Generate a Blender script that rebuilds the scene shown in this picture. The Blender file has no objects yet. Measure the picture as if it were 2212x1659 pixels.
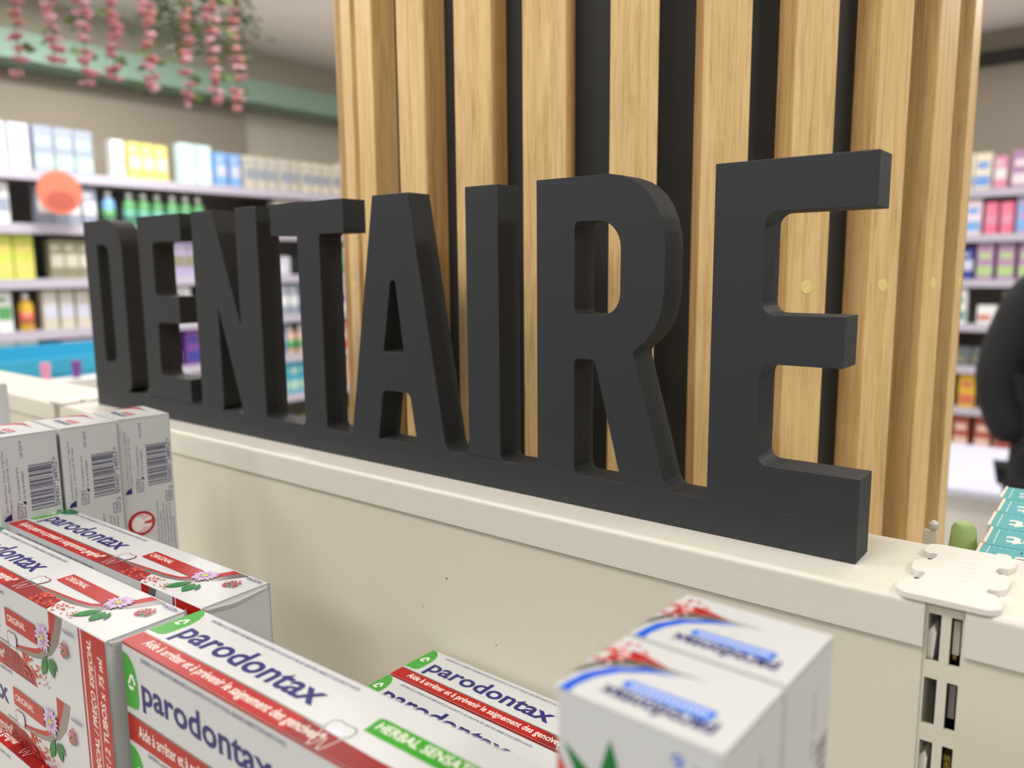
import bpy, math, random
from mathutils import Vector, Matrix
from mathutils.geometry import tessellate_polygon

U = 0.0005            # one drawing unit = half a millimetre
FLOOR = -1.40         # the gondola top is z = 0
CEIL = 1.62
sc = bpy.context.scene
COL = sc.collection
random.seed(7)

# ------------------------------------------------------------------ camera
F_PX, YAW, PITCH, ROLL = 1704.48, 0.904893, 0.147140, -0.0088525
cy_, sy_, cp_, sp_ = math.cos(YAW), math.sin(YAW), math.cos(PITCH), math.sin(PITCH)
fw = Vector((-cy_ * cp_, sy_ * cp_, -sp_))
rt = Vector((sy_, cy_, 0.0))
up = rt.cross(fw)
cr_, sr_ = math.cos(ROLL), math.sin(ROLL)
rt, up = cr_ * rt + sr_ * up, -sr_ * rt + cr_ * up
cam = bpy.data.cameras.new('camera')
cam.sensor_fit = 'HORIZONTAL'
cam.sensor_width = 36.0
cam.lens = 36.0 * F_PX / 2212.0
cam.clip_start = 0.01
cam.dof.use_dof = True
cam.dof.focus_distance = 0.378
cam.dof.aperture_fstop = 7.2
camo = bpy.data.objects.new('camera', cam)
COL.objects.link(camo)
camo.matrix_world = Matrix(((rt.x, up.x, -fw.x, 0.0), (rt.y, up.y, -fw.y, -680 * U),
                            (rt.z, up.z, -fw.z, 251.935 * U), (0, 0, 0, 1)))
sc.camera = camo

# ------------------------------------------------------------------ world, exposure, lights
sc.view_settings.view_transform = 'Standard'
sc.view_settings.look = 'None'
sc.view_settings.exposure = 0.0
sc.view_settings.gamma = 1.0
sc.view_settings.use_curve_mapping = False
w = bpy.data.worlds.new('world')
sc.world = w
w.use_nodes = True
w.node_tree.nodes['Background'].inputs[0].default_value = (0.92, 0.96, 1.0, 1)
w.node_tree.nodes['Background'].inputs[1].default_value = 0.22

UNSEEN_LIGHTS = [(-0.35, -1.05, 0.80), (-1.75, -1.05, 1.0), (0.9, -2.3, 0.85), (-1.2, -2.5, 0.75), (-0.25, 1.75, 1.0), (-2.0, 1.5, 1.2), (-3.55, 1.55, 2.5), (1.4, 3.4, 2.2), (1.7, 0.2, 1.5), (-3.4, -0.4, 1.6), (0.6, 4.4, 2.2), (-1.9, 3.7, 2.0)]  # unseen panels, most added to brighten fronts, letter sides and the background
for lx, ly, k in UNSEEN_LIGHTS:
    l = bpy.data.lights.new('unseen_light', 'AREA')
    l.shape = 'RECTANGLE'
    l.size, l.size_y = 0.58, 0.58
    l.energy = 16.8 * k
    l.color = (1.0, 0.985, 0.955)
    o = bpy.data.objects.new('unseen_light', l)
    o.location = (lx, ly, CEIL - 0.035)
    COL.objects.link(o)


# ------------------------------------------------------------------ materials
def lin(c):
    c = c / 255.0
    return c / 12.92 if c <= 0.04045 else ((c + 0.055) / 1.055) ** 2.4


def rgb(r, g, b):
    return (lin(r), lin(g), lin(b), 1)


def mat(name, col, rough=0.5, bump=0.0, scale=200.0, var=0.0, metal=0.0, coat=0.0, spec=0.5, emit=0.0):
    m = bpy.data.materials.new(name)
    m.use_nodes = True
    nt = m.node_tree
    b = nt.nodes['Principled BSDF']
    c = rgb(*col)
    b.inputs['Base Color'].default_value = c
    b.inputs['Roughness'].default_value = rough
    b.inputs['Metallic'].default_value = metal
    b.inputs['Coat Weight'].default_value = coat
    b.inputs['Coat Roughness'].default_value = 0.15
    b.inputs['Specular IOR Level'].default_value = spec
    if emit:
        b.inputs['Emission Color'].default_value = c
        b.inputs['Emission Strength'].default_value = emit
    if bump or var:
        tc = nt.nodes.new('ShaderNodeTexCoord')
        n = nt.nodes.new('ShaderNodeTexNoise')
        n.inputs['Scale'].default_value = scale
        n.inputs['Detail'].default_value = 6
        nt.links.new(tc.outputs['Object'], n.inputs['Vector'])
        if bump:
            bp = nt.nodes.new('ShaderNodeBump')
            bp.inputs['Strength'].default_value = bump
            bp.inputs['Distance'].default_value = 0.0005
            nt.links.new(n.outputs['Fac'], bp.inputs['Height'])
            nt.links.new(bp.outputs['Normal'], b.inputs['Normal'])
        if var:
            mr = nt.nodes.new('ShaderNodeMapRange')
            mr.inputs['To Min'].default_value = 1 - var
            mr.inputs['To Max'].default_value = 1 + var
            nt.links.new(n.outputs['Fac'], mr.inputs['Value'])
            mx = nt.nodes.new('ShaderNodeMix')
            mx.data_type = 'RGBA'
            mx.blend_type = 'MULTIPLY'
            mx.inputs[0].default_value = 1
            mx.inputs[6].default_value = c
            nt.links.new(mr.outputs[0], mx.inputs[7])
            nt.links.new(mx.outputs[2], b.inputs['Base Color'])
    return m


def wood_mat(name, c1, c2, c3):
    m = bpy.data.materials.new(name)
    m.use_nodes = True
    nt = m.node_tree
    b = nt.nodes['Principled BSDF']
    tc = nt.nodes.new('ShaderNodeTexCoord')
    mp = nt.nodes.new('ShaderNodeMapping')
    mp.inputs['Scale'].default_value = (1, 1, 0.045)
    oi = nt.nodes.new('ShaderNodeObjectInfo')
    ad = nt.nodes.new('ShaderNodeVectorMath')
    ad.operation = 'ADD'
    ml = nt.nodes.new('ShaderNodeMath')
    ml.operation = 'MULTIPLY'
    ml.inputs[1].default_value = 37.0
    nt.links.new(oi.outputs['Random'], ml.inputs[0])
    nt.links.new(tc.outputs['Object'], mp.inputs['Vector'])
    nt.links.new(mp.outputs[0], ad.inputs[0])
    nt.links.new(ml.outputs[0], ad.inputs[1])
    n1 = nt.nodes.new('ShaderNodeTexNoise')
    n1.inputs['Scale'].default_value = 240
    n1.inputs['Detail'].default_value = 8
    n1.inputs['Roughness'].default_value = 0.65
    n1.inputs['Distortion'].default_value = 0.6
    nt.links.new(ad.outputs[0], n1.inputs['Vector'])
    n2 = nt.nodes.new('ShaderNodeTexNoise')
    n2.inputs['Scale'].default_value = 900
    n2.inputs['Detail'].default_value = 4
    nt.links.new(ad.outputs[0], n2.inputs['Vector'])
    cr = nt.nodes.new('ShaderNodeValToRGB')
    cr.color_ramp.elements[0].position = 0.3
    cr.color_ramp.elements[0].color = rgb(*c3)
    cr.color_ramp.elements[1].position = 0.72
    cr.color_ramp.elements[1].color = rgb(*c1)
    e = cr.color_ramp.elements.new(0.48)
    e.color = rgb(*c2)
    nt.links.new(n1.outputs['Fac'], cr.inputs[0])
    cr2 = nt.nodes.new('ShaderNodeValToRGB')
    cr2.color_ramp.elements[0].position = 0.36
    cr2.color_ramp.elements[0].color = (0.72, 0.66, 0.55, 1)
    cr2.color_ramp.elements[1].position = 0.46
    cr2.color_ramp.elements[1].color = (1, 1, 1, 1)
    nt.links.new(n2.outputs['Fac'], cr2.inputs[0])
    mx = nt.nodes.new('ShaderNodeMix')
    mx.data_type = 'RGBA'
    mx.blend_type = 'MULTIPLY'
    mx.inputs[0].default_value = 0.45
    nt.links.new(cr.outputs[0], mx.inputs[6])
    nt.links.new(cr2.outputs[0], mx.inputs[7])
    nt.links.new(mx.outputs[2], b.inputs['Base Color'])
    bp = nt.nodes.new('ShaderNodeBump')
    bp.inputs['Strength'].default_value = 0.25
    bp.inputs['Distance'].default_value = 0.0004
    nt.links.new(n1.outputs['Fac'], bp.inputs['Height'])
    nt.links.new(bp.outputs['Normal'], b.inputs['Normal'])
    b.inputs['Roughness'].default_value = 0.45
    return m


M_ = {
    'white': mat('coated_white_card', (208, 210, 211), 0.30, bump=0.22, scale=160, spec=0.35),
    'navy': mat('navy_print', (44, 40, 112), 0.35, spec=0.22),
    'red': mat('red_print', (176, 22, 20), 0.32, spec=0.22),
    'dred': mat('dark_red_print', (140, 22, 24), 0.32, spec=0.22, var=0.35, scale=300),
    'cell': mat('coral_print', (206, 74, 66), 0.35, spec=0.22),
    'maroon': mat('maroon_print', (150, 30, 62), 0.32, spec=0.22),
    'whiteink': mat('white_print', (244, 238, 232), 0.4, spec=0.22),
    'green': mat('leaf_green_print', (72, 165, 58), 0.32, spec=0.22),
    'dgreen': mat('dark_green_print', (26, 118, 74), 0.32, spec=0.22),
    'lgreen': mat('fresh_green_print', (60, 158, 40), 0.32, spec=0.22),
    'leaf': mat('leaf_print', (24, 120, 50), 0.35, spec=0.22, var=0.4, scale=400),
    'grey': mat('grey_print', (124, 116, 112), 0.25, metal=0.35),
    'petal': mat('lilac_petal_print', (206, 178, 212), 0.35, spec=0.22, var=0.15, scale=900),
    'petal2': mat('purple_petal_print', (140, 86, 156), 0.35, spec=0.22),
    'yellow': mat('yellow_print', (196, 204, 40), 0.35, spec=0.22),
    'berry': mat('berry_print', (196, 66, 84), 0.35, spec=0.22),
    'teeth': mat('tooth_print', (214, 220, 238), 0.35, spec=0.22),
    'blue': mat('blue_print', (38, 98, 214), 0.3, spec=0.22),
    'lblue': mat('light_blue_print', (78, 130, 226), 0.35, spec=0.22),
    'bar': mat('barcode_navy', (28, 22, 84), 0.4),
    'pink': mat('pink_print', (232, 196, 200), 0.4, spec=0.22),
    'shade': mat('gap_shade', (40, 30, 34), 0.8),  # shade of narrow gaps, put into the colour
    'mdf': mat('black_lacquer_face', (51, 53, 57), 0.52, bump=0.18, scale=500, var=0.05, spec=0.4),
    'mdf_edge': mat('sanded_black_edge', (50, 52, 54), 0.66, bump=0.6, scale=300, var=0.30, spec=0.35),
    'cream': mat('cream_powder_coat', (226, 222, 210), 0.38, bump=0.35, scale=260, spec=0.45),
    'cream2': mat('cream_shelf_panel', (222, 216, 200), 0.42, bump=0.3, scale=260, spec=0.4),
    'plate': mat('cream_plastic', (232, 228, 220), 0.4, bump=0.15, scale=60),
    'dark': mat('dark_cavity', (22, 22, 24), 0.8),
    'steel': mat('grey_steel', (150, 146, 140), 0.35, metal=0.8),
    'wood': wood_mat('light_oak', (252, 218, 156), (238, 200, 140), (210, 168, 108)),
    'plug': mat('pale_wood_plug', (250, 224, 150), 0.5, var=0.08, scale=300),
    'core': mat('black_column_paint', (40, 42, 43), 0.6, var=0.1, scale=40),
}


# ------------------------------------------------------------------ mesh helpers
class MB:
    """collects vertices and faces with a material per face; build() links ONE mesh object"""
    def __init__(self):
        self.v, self.f, self.m, self.mats = [], [], [], []

    def mi(self, m):
        if isinstance(m, str):
            m = M_[m]
        if m not in self.mats:
            self.mats.append(m)
        return self.mats.index(m)

    def poly(self, pts, m):
        n = len(self.v)
        self.v += [tuple(p) for p in pts]
        self.f.append(tuple(range(n, n + len(pts))))
        self.m.append(self.mi(m))

    def tris(self, pts, tris, m):
        n = len(self.v)
        self.v += [tuple(p) for p in pts]
        k = self.mi(m)
        for t in tris:
            self.f.append(tuple(n + i for i in t))
            self.m.append(k)

    def box(self, a, b, m, R=None):
        x0, y0, z0 = a
        x1, y1, z1 = b
        p = [(x0, y0, z0), (x1, y0, z0), (x1, y1, z0), (x0, y1, z0), (x0, y0, z1), (x1, y0, z1), (x1, y1, z1), (x0, y1, z1)]
        if R is not None:
            p = [tuple(R @ Vector(q)) for q in p]
        self.tris(p, [(0, 3, 2, 1), (4, 5, 6, 7), (0, 1, 5, 4), (1, 2, 6, 5), (2, 3, 7, 6), (3, 0, 4, 7)], m)

    def prism(self, outer, holes, y0, y1, m_face, m_side, axis='y'):
        """outline in (x, z), extruded along y (or outline in (x, y), extruded along z)"""
        loops = [outer] + list(holes)
        mk = (lambda a, b, c: (a, c, b)) if axis == 'y' else (lambda a, b, c: (a, b, c))
        flat = [p for lp in loops for p in lp]
        tr = tessellate_polygon([[Vector((p[0], p[1], 0)) for p in lp] for lp in loops])
        for c in (y0, y1):
            self.tris([mk(p[0], p[1], c) for p in flat], tr, m_face)
        for lp in loops:
            n = len(lp)
            for i in range(n):
                a, b = lp[i], lp[(i + 1) % n]
                self.poly([mk(a[0], a[1], y0), mk(b[0], b[1], y0), mk(b[0], b[1], y1), mk(a[0], a[1], y1)], m_side)

    def lathe(self, prof, m, seg=20, c=(0, 0, 0), sx=1.0, sy=1.0):
        n = len(self.v)
        k = self.mi(m)
        for r, z in prof:
            for i in range(seg):
                a = 2 * math.pi * i / seg
                self.v.append((c[0] + r * sx * math.cos(a), c[1] + r * sy * math.sin(a), c[2] + z))
        for j in range(len(prof) - 1):
            for i in range(seg):
                i2 = (i + 1) % seg
                self.f.append((n + j * seg + i, n + j * seg + i2, n + (j + 1) * seg + i2, n + (j + 1) * seg + i))
                self.m.append(k)
        self.f.append(tuple(n + i for i in range(seg))[::-1])
        self.m.append(k)
        self.f.append(tuple(n + (len(prof) - 1) * seg + i for i in range(seg)))
        self.m.append(k)

    def mesh(self, name, s=1.0):
        me = bpy.data.meshes.new(name)
        me.from_pydata([(a * s, b * s, c * s) for a, b, c in self.v], [], self.f)
        for m in self.mats:
            me.materials.append(m)
        me.polygons.foreach_set('material_index', self.m)
        me.update()
        return me

    def build(self, name, parent=None, s=U, bevel=0, merge=True, seg=2):
        me = self.mesh(name, s)
        o = bpy.data.objects.new(name, me)
        COL.objects.link(o)
        if parent:
            o.parent = parent
        if bevel:
            import bmesh
            bm = bmesh.new()
            bm.from_mesh(me)
            bmesh.ops.remove_doubles(bm, verts=bm.verts, dist=1e-6)
            bmesh.ops.recalc_face_normals(bm, faces=bm.faces)
            bm.to_mesh(me)
            bm.free()
            md = o.modifiers.new('edge_rounding', 'BEVEL')
            md.width = bevel
            md.segments = seg
            md.limit_method = 'ANGLE'
            md.angle_limit = math.radians(40)
        return o


def tag(o, label, cat, group=None, kind=None):
    if label:
        o['label'] = label
    if cat:
        o['category'] = cat
    if group:
        o['group'] = group
    if kind:
        o['kind'] = kind
    return o


def thing(name, label, cat, loc=(0, 0, 0), rz=0.0, group=None):
    o = bpy.data.objects.new(name, None)
    o.empty_display_size = 0.02
    COL.objects.link(o)
    o.location = loc
    o.rotation_euler = (0, 0, rz)
    return tag(o, label, cat, group)


def copy_tree(o, parent=None):
    c = o.copy()
    COL.objects.link(c)
    c.parent = parent
    for ch in list(o.children):
        copy_tree(ch, c)
    return c


def smooth(o, ang=40):
    for p in o.data.polygons:
        p.use_smooth = True
    try:
        o.data.set_sharp_from_angle(angle=math.radians(ang))
    except Exception:
        pass
    return o


def round_poly(pts, n=6):
    """pts: (x, y, r)"""
    out = []
    N = len(pts)
    for i in range(N):
        p = Vector(pts[i][:2])
        r = pts[i][2] if len(pts[i]) > 2 else 0
        if r <= 0:
            out.append(tuple(p))
            continue
        a = (Vector(pts[i - 1][:2]) - p)
        b = (Vector(pts[(i + 1) % N][:2]) - p)
        la, lb = a.length, b.length
        a.normalize()
        b.normalize()
        ang = math.acos(max(-1, min(1, a.dot(b))))
        t = min(r / math.tan(ang / 2), la * 0.5, lb * 0.5)
        rr = t * math.tan(ang / 2)
        c = p + (a + b).normalized() * (rr / math.sin(ang / 2))
        s, e = p + a * t - c, p + b * t - c
        a0, a1 = math.atan2(s.y, s.x), math.atan2(e.y, e.x)
        d = (a1 - a0 + math.pi) % (2 * math.pi) - math.pi
        for k in range(n + 1):
            q = a0 + d * k / n
            out.append((c.x + rr * math.cos(q), c.y + rr * math.sin(q)))
    return out


# ------------------------------------------------------------------ lettering
_text = {}


def glyphs(s, bold=0.0, res=3):
    key = (s, bold, res)
    if key not in _text:
        cu = bpy.data.curves.new('lettering', 'FONT')
        cu.body = s
        cu.offset = bold
        cu.resolution_u = res
        cu.fill_mode = 'FRONT'
        o = bpy.data.objects.new('lettering', cu)
        COL.objects.link(o)
        dg = bpy.context.evaluated_depsgraph_get()
        me = o.evaluated_get(dg).to_mesh()
        vs = [(v.co.x, v.co.y) for v in me.vertices]
        fs = [tuple(p.vertices) for p in me.polygons]
        o.evaluated_get(dg).to_mesh_clear()
        bpy.data.objects.remove(o)
        bpy.data.curves.remove(cu)
        _text[key] = (vs, fs)
    return _text[key]


def fheight(ch, bold=0.0):
    vs, _ = glyphs(ch, bold)
    return max(v[1] for v in vs) - min(v[1] for v in vs)


class Art:
    """flat printing on one face: (u to the right, v downwards) in drawing units, stacked in thin layers"""
    def __init__(self, mb, O, du, dv, n, clip=None):
        self.mb, self.O, self.du, self.dv, self.n = mb, Vector(O), Vector(du), Vector(dv), Vector(n)
        self.clip = clip
        self.k = 0

    def P(self, u, v):
        if self.clip:
            u = min(max(u, self.clip[0]), self.clip[2])
            v = min(max(v, self.clip[1]), self.clip[3])
        return self.O + self.du * u + self.dv * v + self.n * (0.03 + 0.010 * self.k)

    def poly(self, pts, m, layer=None):
        self.k = self.k + 1 if layer is None else layer
        tr = tessellate_polygon([[Vector((p[0], p[1], 0)) for p in pts]])
        self.mb.tris([self.P(*p) for p in pts], tr, m)

    def rect(self, u0, v0, u1, v1, m, layer=None):
        self.poly([(u0, v0), (u1, v0), (u1, v1), (u0, v1)], m, layer)

    def ell(self, cu, cv, a, b, m, rot=0, n=14, layer=None):
        c, s = math.cos(rot), math.sin(rot)
        self.poly([(cu + a * math.cos(t) * c - b * math.sin(t) * s, cv + a * math.cos(t) * s + b * math.sin(t) * c)
                   for t in (2 * math.pi * i / n for i in range(n))], m, layer)

    def line(self, pts, wd, m, layer=None):
        self.k = self.k + 1 if layer is None else layer
        for a, b in zip(pts[:-1], pts[1:]):
            d = Vector((b[0] - a[0], b[1] - a[1]))
            if d.length < 1e-6:
                continue
            d.normalize()
            nx, ny = -d.y * wd / 2, d.x * wd / 2
            ex, ey = d.x * wd * 0.3, d.y * wd * 0.3
            q = [(a[0] + nx - ex, a[1] + ny - ey), (b[0] + nx + ex, b[1] + ny + ey), (b[0] - nx + ex, b[1] - ny + ey), (a[0] - nx - ex, a[1] - ny - ey)]
            self.mb.poly([self.P(*p) for p in q], m)

    def text(self, s, u0, u1, base, h, m, ref='x', bold=0.0, shear=0.0, rot=0, res=3):
        """base: baseline v; rot 0 along +u, 90: reads towards -v with (u0 -> start v, u1 -> end v, base = u), 180: upside down"""
        vs, fs = glyphs(s, bold, res)
        x0, x1 = min(v[0] for v in vs), max(v[0] for v in vs)
        k = abs(u1 - u0) / (x1 - x0)
        ky = h / fheight(ref, bold)
        y0 = bold if bold else 0.0
        self.k += 1
        out = []
        for x, y in vs:
            a = (x - x0) * k + y * ky * shear
            b = (y + y0 * 0) * ky
            if rot == 0:
                out.append(self.P(u0 + a, base - b))
            elif rot == 90:
                out.append(self.P(base - b, u0 - a))
            elif rot == 180:      # on faces whose v grows away from the viewer
                out.append(self.P(u0 - a, base - b))
            else:
                out.append(self.P(base + b, u0 + a))
        self.mb.tris(out, fs, m)


def fracs(a, b, n):
    return [a + (b - a) * i / (n - 1) for i in range(n)]


# ------------------------------------------------------------------ room shell
def struct(name, mb, s=1.0, bevel=0):
    o = mb.build(name, None, s, bevel)
    o['kind'] = 'structure'
    return o


M_['floor'] = mat('pale_floor_tile', (206, 200, 192), 0.35, var=0.06, scale=3)
M_['wall'] = mat('pale_wall_paint', (206, 200, 184), 0.8, var=0.05, scale=1.5)
M_['taupe'] = mat('taupe_wall_paint', (160, 150, 136), 0.8, var=0.05, scale=1.5)
M_['ceiling'] = mat('off_white_ceiling', (250, 243, 238), 0.85, var=0.03, scale=2)
M_['rail'] = mat('black_rail', (26, 26, 22), 0.5)
M_['teal'] = mat('sage_teal_beam', (140, 172, 154), 0.6)
XW, YW = -4.95, 5.85
b = MB(); b.box((XW - 0.2, -3.2, FLOOR - 0.1), (4.2, YW + 0.2, FLOOR), 'floor'); struct('floor', b)
b = MB(); b.box((XW - 0.2, -3.2, CEIL), (4.2, YW + 0.2, CEIL + 0.1), 'ceiling'); struct('ceiling', b)
b = MB(); b.box((XW - 0.2, -3.2, FLOOR), (XW, YW + 0.2, CEIL), 'wall'); struct('wall_left', b)
b = MB(); b.box((XW, YW, FLOOR), (4.2, YW + 0.2, CEIL), 'taupe'); struct('wall_back', b)
b = MB(); b.box((XW + 0.001, -2.0, 0.2), (XW + 0.05, 2.95, 1.219), 'taupe'); struct('trim_3', b)
b = MB(); b.box((-3.4, YW - 0.10, 1.40), (4.0, YW - 0.001, 1.47), 'rail'); struct('trim_1', b)
b = MB(); b.box((XW + 0.001, -2.0, 1.22), (XW + 0.28, YW - 0.12, 1.36), 'teal'); struct('trim_2', b)

M_['panel'] = mat('light_diffuser', (255, 250, 240), 0.5, emit=3.0)
M_['frame'] = mat('light_frame', (220, 220, 216), 0.5)
for i, (lx, ly, k) in enumerate(UNSEEN_LIGHTS):
    if i == 0:
        t0 = thing('unseen_light_panel', 'unseen square panel light placed in the shop ceiling for its light', 'ceiling light', (lx, ly, CEIL), 0, 'unseen panel lights placed to light the scene')
        b = MB()
        for q in ((-.32, -.32, .32, -.30), (-.32, .30, .32, .32), (-.32, -.30, -.30, .30), (.30, -.30, .32, .30)):
            b.box((q[0], q[1], -0.03), (q[2], q[3], 0.0), 'frame')
        b.build('light_frame', t0, 1.0)
        b = MB(); b.box((-.30, -.30, -0.02), (.30, .30, -0.012), 'panel'); b.build('diffuser', t0, 1.0)
    else:
        c = copy_tree(t0)
        c.location = (lx, ly, CEIL)

# ------------------------------------------------------------------ gondola spine (cream metal shelving)
XJ_R, XJ_L = -91.0, -1612.0      # centre of the right and left joints


def lip_profile(side):
    """section in (y, z) of the folded cover: top, rounded edge, lip"""
    pts = []
    r = 5.0
    y0, y1 = -45.0, 95.0
    for k in range(7):
        a = math.pi + (-math.pi / 2) * k / 6
        pts.append((y0 + r + r * math.cos(a), -r + r * math.sin(a)))
    for k in range(7):
        a = math.pi / 2 - (math.pi / 2) * k / 6
        pts.append((y1 - r + r * math.cos(a), -r + r * math.sin(a)))
    return [(y0, -36.5)] + pts + [(y1, -36.5), (y1 - 3, -36.5), (y1 - 3, -3), (y0 + 3, -3), (y0 + 3, -36.5)]


def top_cover(x0, x1, label):
    prof = lip_profile(0)
    n = len(prof)
    b = MB()
    xs = [x0, x1]
    for i in range(n):
        a, c = prof[i], prof[(i + 1) % n]
        b.poly([(x0, a[0], a[1]), (x1, a[0], a[1]), (x1, c[0], c[1]), (x0, c[0], c[1])], 'cream')
    tr = tessellate_polygon([[Vector((p[0], p[1], 0)) for p in prof]])
    for x in xs:
        b.tris([(x, p[0], p[1]) for p in prof], tr, 'cream')
    return b


def bay(x0, x1, label):
    t = thing('gondola_bay', label, 'shelving unit')
    o = top_cover(x0, x1, '').build('top_cover', t, bevel=0)
    o['label'] = 'cream folded metal cover with rounded front edge'
    smooth(o, 50)
    b = MB()
    # front panel with a small dark chip, side returns
    b.box((x0, -41.5, -760), (x1, -38.5, -3.5), 'cream2')
    b.box((x0, -38.5, -760), (x0 + 2, -20, -3.5), 'cream2')
    b.box((x1 - 2, -38.5, -760), (x1, -20, -3.5), 'cream2')
    b.build('front_panel', t, bevel=0.0004)
    b = MB()
    b.box((x0, 88.5, -760), (x1, 91.5, -3.5), 'cream2')
    b.build('rear_panel', t)
    return t


main = bay(XJ_L + 14, XJ_R - 13.5, 'long cream gondola panel and folded top on which the black lettering stands')
for (px, pz, r) in ((-600.6, -105, 1.3), (-527, -165, 0.8), (-180, -176, 0.9), (-640, -150, 0.7)):
    b = MB()
    b.lathe([(r, 0), (r * 0.8, 0.25)], 'dark', 8)
    b.v = [(px + x, -41.6 - z, pz + y) for x, y, z in b.v]
    b.build('paint_chip', main)['label'] = 'tiny dark paint chip'
bay(XJ_R + 13.5, 1400, 'cream gondola panel right of the slotted upright and puzzle joint')
bay(-3100, XJ_L - 14, 'cream gondola panel beyond the first letter D')


def post(xc, label):
    t = thing('slotted_upright', label, 'upright post', (xc * U, 0, 0))
    b = MB()
    # front face with two columns of slots, 52 units apart
    yf, yb = -40.0, -36.5
    cols = [(-13.5, -11.5), (-2.6, 4.0), (11.5, 13.5)]
    for a, c in cols:
        b.box((a, yf, -760), (c, yb, -3.2), 'cream2')
    k = 0
    z = -3.2
    tops = [-10 - 52 * i for i in range(14)]
    prev = -3.2
    for zt in tops:
        b.box((-11.5, yf, zt), (-2.6, yb, prev), 'cream2')
        b.box((4.0, yf, zt), (11.5, yb, prev), 'cream2')
        prev = zt - 38.5
    b.box((-13.5, yb, -760), (-11.8, 60, -3.2), 'plate')
    b.box((11.8, yb, -760), (13.5, 60, -3.2), 'plate')
    b.build('post', t)
    b = MB()
    b.box((-11.8, 60, -760), (11.8, 62, -3.2), 'dark')
    b.build('rear_web', t)
    for i, dz in enumerate((-22, -126)):
        b = MB()
        b.prism([(-12, dz - 27), (-7.5, dz - 27), (-6.2, dz - 6), (-8, dz), (-12, dz - 5)], [], -34, -20, 'plate', 'plate')
        b.build('shelf_hook', t)
    for i, (dz, c) in enumerate(((-16, 'plate'), (-68, 'steel'), (-126, 'brass'))):
        b = MB()
        b.box((4.5, -30, dz - 27), (9, -16, dz), c)
        b.build('shelf_hook', t)
    b = MB()
    b.lathe([(1.6, 0), (1.8, 2), (0.8, 3)], 'brass', 12, (6.5, -31, -46))
    b.build('screw', t)
    b = MB()
    b.lathe([(1.6, 0), (1.8, 2), (0.8, 3)], 'brass', 12, (6.5, -31, -134))
    b.build('screw', t)
    return t


M_['brass'] = mat('brass_hook', (150, 132, 60), 0.35, metal=0.6)
post(XJ_R, 'cream slotted upright with two columns of dark slots below the puzzle joint')
post(XJ_L, 'cream upright post hidden at the joint past the first letter')


def plate(xc, label):
    """interlocking puzzle-shaped joint cover, outline in (x, y)"""
    pts = [(-29, -47, 3), (28, -47, 4), (35, -40, 5), (34, -22, 5), (27, -12, 2), (22, -13, 4), (21, -3, 4), (27, -3, 3), (33, 3, 5), (34, 28, 6),
           (29, 38, 4), (24, 34, 3), (21, 42, 4), (23, 52, 3), (29, 51, 3), (33, 58, 5), (33, 76, 6), (26, 84, 5),
           (-26, 84, 5), (-34, 80, 5), (-35, 60, 4), (-30, 54, 3), (-23, 58, 3), (-23, 46, 4), (-25, 38, 3), (-31, 38, 4), (-36, 32, 5), (-35, 11, 5),
           (-29, 3, 4), (-23, 7, 3), (-23, -4, 3), (-25, -14, 3), (-31, -15, 4), (-36, -20, 5), (-36, -39, 6)]
    b = MB()
    b.prism(round_poly(pts, 5), [], 0.15, 4.6, 'plate', 'plate', axis='z')
    o = b.build('joint_plate', None, bevel=0.0006, seg=3)
    o.location = (xc * U, 0, 0)
    # raised moulding mark in the middle and dark sheets standing for the shade in the keyhole gaps
    tag(o, label, 'joint plate')
    for x0, y0, x1, y1 in ((-30, 40, -23, 54), (-30, -12, -23, 2), (22.5, -11, 29.5, -3), (23, 38, 29.5, 50)):
        g = MB()
        g.box((x0, y0, 0.02), (x1, y1, 0.14), 'shade')
        g.build('slot_shade', o)['label'] = 'thin dark sheet standing for the shade in a slot beside a tab'
    g = MB()
    for i in range(5):
        g.box((-6 + 0.6 * i, 2 + 11 * i, 4.6), (7 + 0.6 * i, 3.2 + 11 * i, 5.0), 'plate')
    g.build('moulded_mark', o)
    return o


plate(XJ_R, 'cream puzzle-shaped plate bridging two gondola tops at the right of the letters')
plate(XJ_L, 'cream puzzle-shaped plate bridging the gondola tops beyond the letter D')

# ------------------------------------------------------------------ the black DENTAIRE sign
T = 38.0
sign = thing('letter_sign', 'thick black wooden DENTAIRE lettering cut from one board, standing on the gondola top', 'sign')
b = MB()
b.prism([(-1538, 0.4), (-166.5, 0.4), (-166.5, 34), (-1538, 34)], [], 0, T, 'mdf', 'mdf_edge')
b.build('base_bar', sign, bevel=0.0003)


def flare(x, s, r=7.0, z=34.0):
    """small routed fillet between a letter's side and the bar; s = +1 on the right side"""
    return [(x + s * r * (1 - math.sin(a)), z + r * (1 - math.cos(a))) for a in [math.pi / 2 * k / 4 for k in range(5)]]


def letter(outer, holes=()):
    b = MB()
    b.prism(outer, holes, 0, T, 'mdf', 'mdf_edge')
    return b.build('letter', sign, bevel=0.00028)


def up_r(x):   # coming down the right side to the bar, going left
    return flare(x, 1)[::-1]


def up_l(x):   # leaving the bar up the left side
    return flare(x, -1)


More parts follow.
